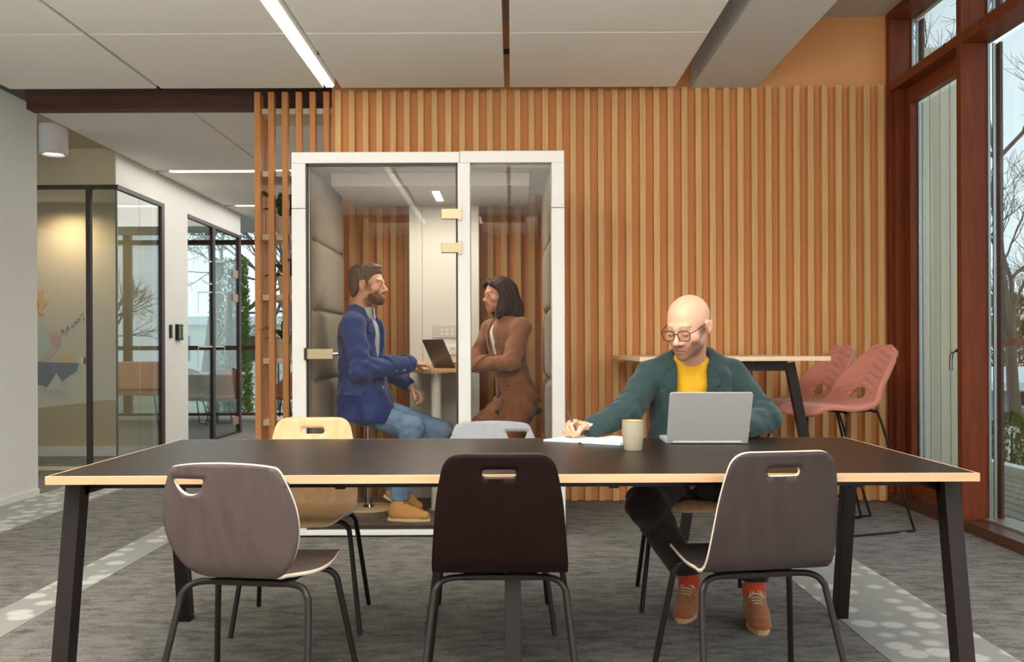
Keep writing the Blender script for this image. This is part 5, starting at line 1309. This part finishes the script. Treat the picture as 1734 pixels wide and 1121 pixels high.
    j.u(cap(shR + V(0, .01, .0), nb + V(-.02, -.055, -.005), .062, .042), .05); j.u(cap(shL + V(0, -.01, .0), nb + V(-.02, .055, -.005), .062, .042), .05); j.u(cap(nb + V(-.05, -.04, -.02), nb + V(-.05, .04, -.02), .045), .04)
    j.limb([shR, elR, wrR - dR * .022], [.074, .068, .047], .03); j.limb([shL, elL, wrL - dL * .022], [.072, .065, .047], .03)
    j.u(cap(V(-.90, 5.76, .82), V(-.83, 5.73, .70), .118, .112), .05); j.u(cap(V(-.90, 5.95, .82), V(-.83, 5.97, .72), .110, .10), .05)
    w0 = wrinkle(.0045, 38, .2); w1 = wrinkle(.008, 62, 1.7)
    j.warp = lambda P: w0(P) + w1(P) * np.exp(-np.minimum(np.sum((P - elR) ** 2, 1), np.sum((P - elL) ** 2, 1)) / .018)
    jraw = Sdf(); jraw.ops = list(j.ops); jraw.warp = j.warp
    def opening(P):
        r = P - c; x, y, z = r @ s, r @ f, r @ u
        wv = .058 * np.clip((z + .20) / .36, 0, 1.2) ** .8 + .10 * np.clip(-z - .26, 0, 1) * 1.2
        return np.maximum(np.maximum(np.abs(x) - np.maximum(wv, .0012), -y), y - .19)
    j.sub((opening, c, 3.0), .005); j.sub(cap(nb + V(-.01, 0, -.05), nb + V(.06, 0, .16), .066, .09), .008)
    lowc = nrm(V(.35, 0, .95)); j.clips.append((lambda P: -((P - V(-.93, 5.86, .655)) @ u) + .10 * np.clip((P - c) @ f - .02, 0, .2) ** 1.0 * 0, .01))
    M_bl = cloth('navy_jacket', (54, 70, 126), .14, 300, .8); jk = sdf_obj('jacket', j, .0055, M_bl, body)
    for k in (-1, 1):
        poly = [(k * .055, .185), (k * .092, .15), (k * .108, .10), (k * .088, .092), (k * .116, .07), (k * .105, .0), (k * .022, -.19), (k * .004, -.20), (k * .045, .02)]
        lapel(jk, jraw, fr, poly[::k], M_bl, 'lapel', .007, .004, .0045)
    q = Sdf()
    def flap(P):
        d = jraw.ev(P); x, z, y = P[:, 0], P[:, 2], P[:, 1]; return smax(smax(np.abs(d - .005) - .004, poly_sd(x, z, [(-1.03, .850), (-.88, .845), (-.875, .805), (-1.03, .812)]), .003), y - 5.86, .003)
    g = Sdf(); g.ops = [('u', flap, V(-.95, 5.7, .83), 10., 0)]; sdf_obj('pocket_flap', g, .0045, M_bl, jk, None, None, (V(-1.06, 5.60, .78), V(-.84, 5.86, .88)))
    M_bt = mat('pearl_button', (206, 206, 204), .3)
    for i in range(4):
        p = wrR - dR * (.045 + .017 * i) + V(0, -.02, -.02); ps = onsurf(jraw, p, V(0, -.85, -.35), .12); buttons(jk, [ps], (0, -.85, -.35), M_bt, .0062)
    p = c - u * .235 - s * .025; ps = onsurf(jraw, p, f, .3); buttons(jk, [ps], f, M_bt, .0095)
    # jeans and shoes
    tr = Sdf(); tr.u(ecap(V(-.92, 5.78, .735), V(-.91, 5.95, .735), .095, .095, V(1, 0, 0), 1.0), .03)
    tr.limb([hipR, knR, anR + V(-.0, 0, .0)], [.088, .074, .058], .025); tr.limb([hipL, knL, anL + V(.0, 0, .0)], [.088, .074, .056], .025); tr.warp = wrinkle(.0045, 64, .9); tr.clips.append((lambda P: .182 - P[:, 2], .003))
    M_jn = mat('blue_denim', (128, 158, 188), .9, col2=(96, 126, 162), nscale=14, bump=.15, bscale=500); jn = sdf_obj('jeans', tr, .006, M_jn, body)
    pts = [onsurf(tr, hipR + (knR - hipR) * a + V(0, -.03, -.01), V(.05, -1, -.05), .2) for a in (.35, .5, .65, .8, .95)]; MB().tube(spline([p + V(0, -.001, 0) for p in pts], 4), .0022, 6).build('side_seam', mat('denim_seam', (150, 166, 180), .9), jn)
    M_nb = mat('honey_nubuck', (206, 152, 92), .85, var=.1, nscale=90, bump=.1, bscale=300); M_cr = mat('cream_sole', (226, 208, 164), .7); M_bl2 = mat('brown_lace', (120, 72, 44), .8)
    shoe(body, V(-.745, 5.700, .06), V(-.495, 5.665, .06), 0, M_nb, M_cr, anR, 1, M_bl2); shoe(body, V(-.81, 5.985, .155), V(-.575, 5.93, .065), 0, M_nb, M_cr, anL, 1, M_bl2)
    rg = MB(); rg.lathe([(.0098, -.002), (.0108, 0), (.0098, .002)], wrR + V(.118, .045, -.008), 16, Vector((.93, .28, -.3)).to_track_quat('Z', 'Y').to_matrix().to_4x4(), False, False); rg.build('ring', M_brass, body)
build_man()

# ------------------------------------------------------------------ woman in the brown suit in the booth
def build_woman():
    og = V(-.03, 6.08, .06)
    hd = Head((-.088, 6.07, 1.440), nrm(V(-.88, -.47, -.04)), (-.06, 0, 1), .93, 1.0, True, .0008)
    nb = V(-.055, 6.10, 1.30); shL = V(.060, 5.985, 1.225); shR = V(-.140, 6.245, 1.225)
    elL, wrL = V(-.005, 5.93, 1.005), V(-.245, 5.985, .992); elR, wrR = V(-.225, 6.30, 1.04), V(-.335, 6.20, 1.005)
    hip = V(.03, 6.12, .74); hipL, knL, anL = V(.045, 6.04, .71), V(-.095, 5.99, .42), V(-.06, 6.00, .13)
    hipR, knR, anR = V(-.02, 6.18, .71), V(-.335, 6.16, .47), V(-.30, 6.18, .13)
    b = Sdf(); b.u(hd.prim(), 0)
    b.u(cap(nb + V(0, 0, -.03), hd.w(0, -.022, -.055), .050, .046), .02); b.u(cap(nb + V(.02, .01, -.09), hip, .06, .085), .02)
    b.limb([nb + V(0, 0, -.05), shL, elL, wrL], [.04, .038, .030, .022], .02); b.limb([nb + V(0, 0, -.05), shR, elR, wrR], [.04, .038, .030, .022], .02)
    b.limb([hip, hipL, knL, anL, anL + V(-.01, 0, -.02)], [.09, .07, .05, .033, .028], .02); b.limb([hip, hipR, knR, anR, anR + V(-.01, 0, -.02)], [.09, .07, .05, .033, .028], .02)
    hand(b, wrL, (-.95, .12, -.05), (0, 0, -1), (.1, 1, 0), (24, 26, 28, 30), .88); hand(b, wrR, (-.80, -.55, -.08), (0, 0, -1), (-.3, -1, 0), (24, 26, 28, 30), .88)
    sk = L3((206, 150, 118)); cf = lambda P: hd.colours(P, sk, L3((184, 96, 90)), L3((110, 76, 58)))
    body = sdf_obj('person', b, .0042, M_skin, None, cf, og)
    tag(body, 'long haired woman in round glasses and brown suit leaning on booth table', 'person')
    eye_parts(body, hd, (64, 44, 32)); glasses(body, hd, mat('glasses_gold', (150, 120, 80), .3, metal=.8), .0235, .0225, True, .0012)
    hr = Sdf(); face = [(.14, .075), (.085, .088), (.055, .066), (.026, .036), (.000, -.02), (-.008, -.09), (.0, -.16), (.14, -.16)]
    def hcap(P):
        q = hd.loc(P); x, y, z = q.T; d = smin(ell((0, -.015, .032), (.076, .096, .081))[0](q), ell((0, -.02, -.03), (.070, .082, .09))[0](q), .03)
        wv = .0016 * np.sin(330 * x + 3 * np.sin(60 * z))
        return smax(d - .016 + wv, -poly_sd(y + .35 * np.maximum(0, .05 - np.abs(x)) * (z > .05), z, face), .006) * hd.s
    hr.u((hcap, hd.w(0, 0, 0), .17), 0)
    for k in (-1, 1):
        hr.limb([hd.w(0, .076, .098), hd.w(k * .046, .078, .072), hd.w(k * .075, .030, .030), hd.w(k * .082, -.014, -.06)], [.010, .012, .011, .012], .012)
    hr.limb([hd.w(.060, -.02, .0), hd.w(.066, -.035, -.09), hd.w(.058, -.065, -.175)], [.034, .036, .026], .03) if False else None
    for k in (-1, 1): hr.limb([hd.w(k * .062, -.01, .0), hd.w(k * .066, -.03, -.09), hd.w(k * .056, -.055, -.165)], [.030, .034, .024], .03)
    hr.limb([hd.w(0, -.075, .02), hd.w(0, -.105, -.10), hd.w(0, -.125, -.24), hd.w(0, -.135, -.40)], [.062, .064, .052, .022], .04)
    for k in (-1, 1): hr.limb([hd.w(k * .045, -.07, .0), hd.w(k * .055, -.095, -.10), hd.w(k * .05, -.115, -.20)], [.045, .042, .03], .04)
    hr.limb([hd.w(-.06, .012, -.05), hd.w(-.062, .020, -.12), hd.w(-.05, .032, -.155)], [.022, .024, .016], .02); hr.limb([hd.w(.06, .006, -.05), hd.w(.062, .004, -.12)], [.02, .02], .02)
    hr.warp = lambda P: .0016 * np.sin(240 * (P[:, 1] + .4 * P[:, 0]) + 3 * np.sin(22 * P[:, 2]))
    sdf_obj('hair', hr, .004, mat('dark_brown_hair', (56, 36, 28), .75, var=.35, nscale=50, stretch=(5, 5, .6)), body)
    fr = torso_frame(V(-.055, 6.10, 1.09), (-.86, -.50, 0), (-.14, 0, 1)); c, f, s, u = fr
    sh = Sdf(); sh.u(ecap(V(-.01, 6.115, .96), V(-.045, 6.105, 1.17), .115, .122, s, .72), .02); sh.u(cap(nb + V(0, 0, -.10), nb + V(0, 0, -.06), .06, .05), .03); sh.warp = wrinkle(.0015, 60, .1)
    sh.sub((lambda P: np.maximum(np.abs((P - c) @ s) - .05 * np.clip(((P - c) @ u + .0) / .16, 0, 1.3), -((P - c) @ f)), c, 3.0), .006)
    sdf_obj('blouse', sh, .005, cloth('white_blouse', (228, 226, 218), .04, 200), body)
    dL, dR = nrm(wrL - elL), nrm(wrR - elR)
    j = Sdf(); j.u(ecap(V(.045, 6.125, .70), V(.005, 6.115, .90), .182, .128, s, .80), .04); j.u(ecap(V(.005, 6.115, .90), V(-.045, 6.105, 1.17), .128, .142, s, .74), .04)
    j.u(cap(shL + V(-.005, .005, 0), nb + V(.01, -.045, -.03), .056, .034), .04); j.u(cap(shR + V(.005, -.005, 0), nb + V(-.01, .045, -.03), .056, .034), .04); j.u(cap(nb + V(.04, -.02, -.04), nb + V(.03, .04, -.04), .036), .03)
    j.limb([shL, elL, wrL - dL * .012], [.062, .056, .042], .03); j.limb([shR, elR, wrR - dR * .012], [.060, .054, .042], .03)
    w0 = wrinkle(.0035, 42, 1.2); w1 = wrinkle(.0065, 66, .6)
    j.warp = lambda P: w0(P) + w1(P) * np.exp(-np.minimum(np.sum((P - elL) ** 2, 1), np.sum((P - elR) ** 2, 1)) / .014)
    jraw = Sdf(); jraw.ops = list(j.ops); jraw.warp = j.warp
    def opening(P):
        r = P - c; x, y, z = r @ s, r @ f, r @ u
        return np.maximum(np.abs(x) - np.maximum(.050 * np.clip((z + .16) / .2, 0, 1.3) ** .7, np.maximum(.001, .35 * np.clip(-z - .22, 0, 1))), np.maximum(-y, y - .15))
    j.sub((opening, c, 3.0), .005); j.sub(cap(nb + V(0, 0, -.05), nb + V(-.06, -.02, .14), .050, .08), .008)
    j.clips.append((lambda P: -((P - V(.04, 6.12, .765)) @ nrm(V(.12, 0, 1))), .008))
    M_bs = cloth('brown_tweed', (156, 106, 80), .30, 280); jk = sdf_obj('suit_jacket', j, .005, M_bs, body)
    for k in (-1, 1):
        poly = [(k * .045, .155), (k * .080, .125), (k * .098, .075), (k * .076, .070), (k * .104, .048), (k * .085, -.02), (k * .012, -.155), (k * .002, -.15), (k * .040, .0)]
        lapel(jk, jraw, fr, poly[::k], M_bs, 'lapel', .0065, .0038, .0042)
    M_rb = mat('red_button', (150, 50, 40), .35)
    p = c - u * .235 + s * .06; buttons(jk, [onsurf(jraw, p, f + s * .5, .3)], f + s * .5, M_rb, .009)
    for i in range(2): buttons(jk, [onsurf(jraw, wrL - dL * (.035 + .018 * i) + V(0, -.01, -.01), V(0, -.6, -.8), .1)], (0, -.6, -.8), M_rb, .006)
    def slot(P):
        d = jraw.ev(P); x, z, y = P[:, 0], P[:, 2], P[:, 1]; return smax(smax(np.abs(d - .004) - .004, poly_sd(x, z, [(-.045, .905), (.05, .945), (.052, .958), (-.045, .918)]), .002), y - 6.11, .003)
    g = Sdf(); g.ops = [('u', slot, V(0, 5.95, .93), 10., 0)]; sdf_obj('pocket_welt', g, .0045, M_bs, jk, None, None, (V(-.08, 5.88, .88), V(.08, 6.12, .98)))
    tr = Sdf(); tr.u(ecap(V(.035, 6.06, .74), V(.005, 6.18, .74), .118, .118, V(1, 0, 0), .95), .03)
    tr.limb([hipL, knL, anL + V(0, 0, .0)], [.108, .076, .060], .03); tr.limb([hipR, knR, anR], [.105, .074, .060], .03); tr.warp = wrinkle(.0035, 70, 2.3); sdf_obj('suit_trousers', tr, .006, M_bs, body)
    M_bk = mat('brown_shoe', (70, 46, 36), .5); shoe(body, V(-.02, 6.00, .06), V(-.25, 5.97, .06), 0, M_bk, M_black, anL, 1, M_bk); shoe(body, V(-.26, 6.18, .06), V(-.49, 6.15, .06), 0, M_bk, M_black, anR, 1, M_bk)
build_woman()
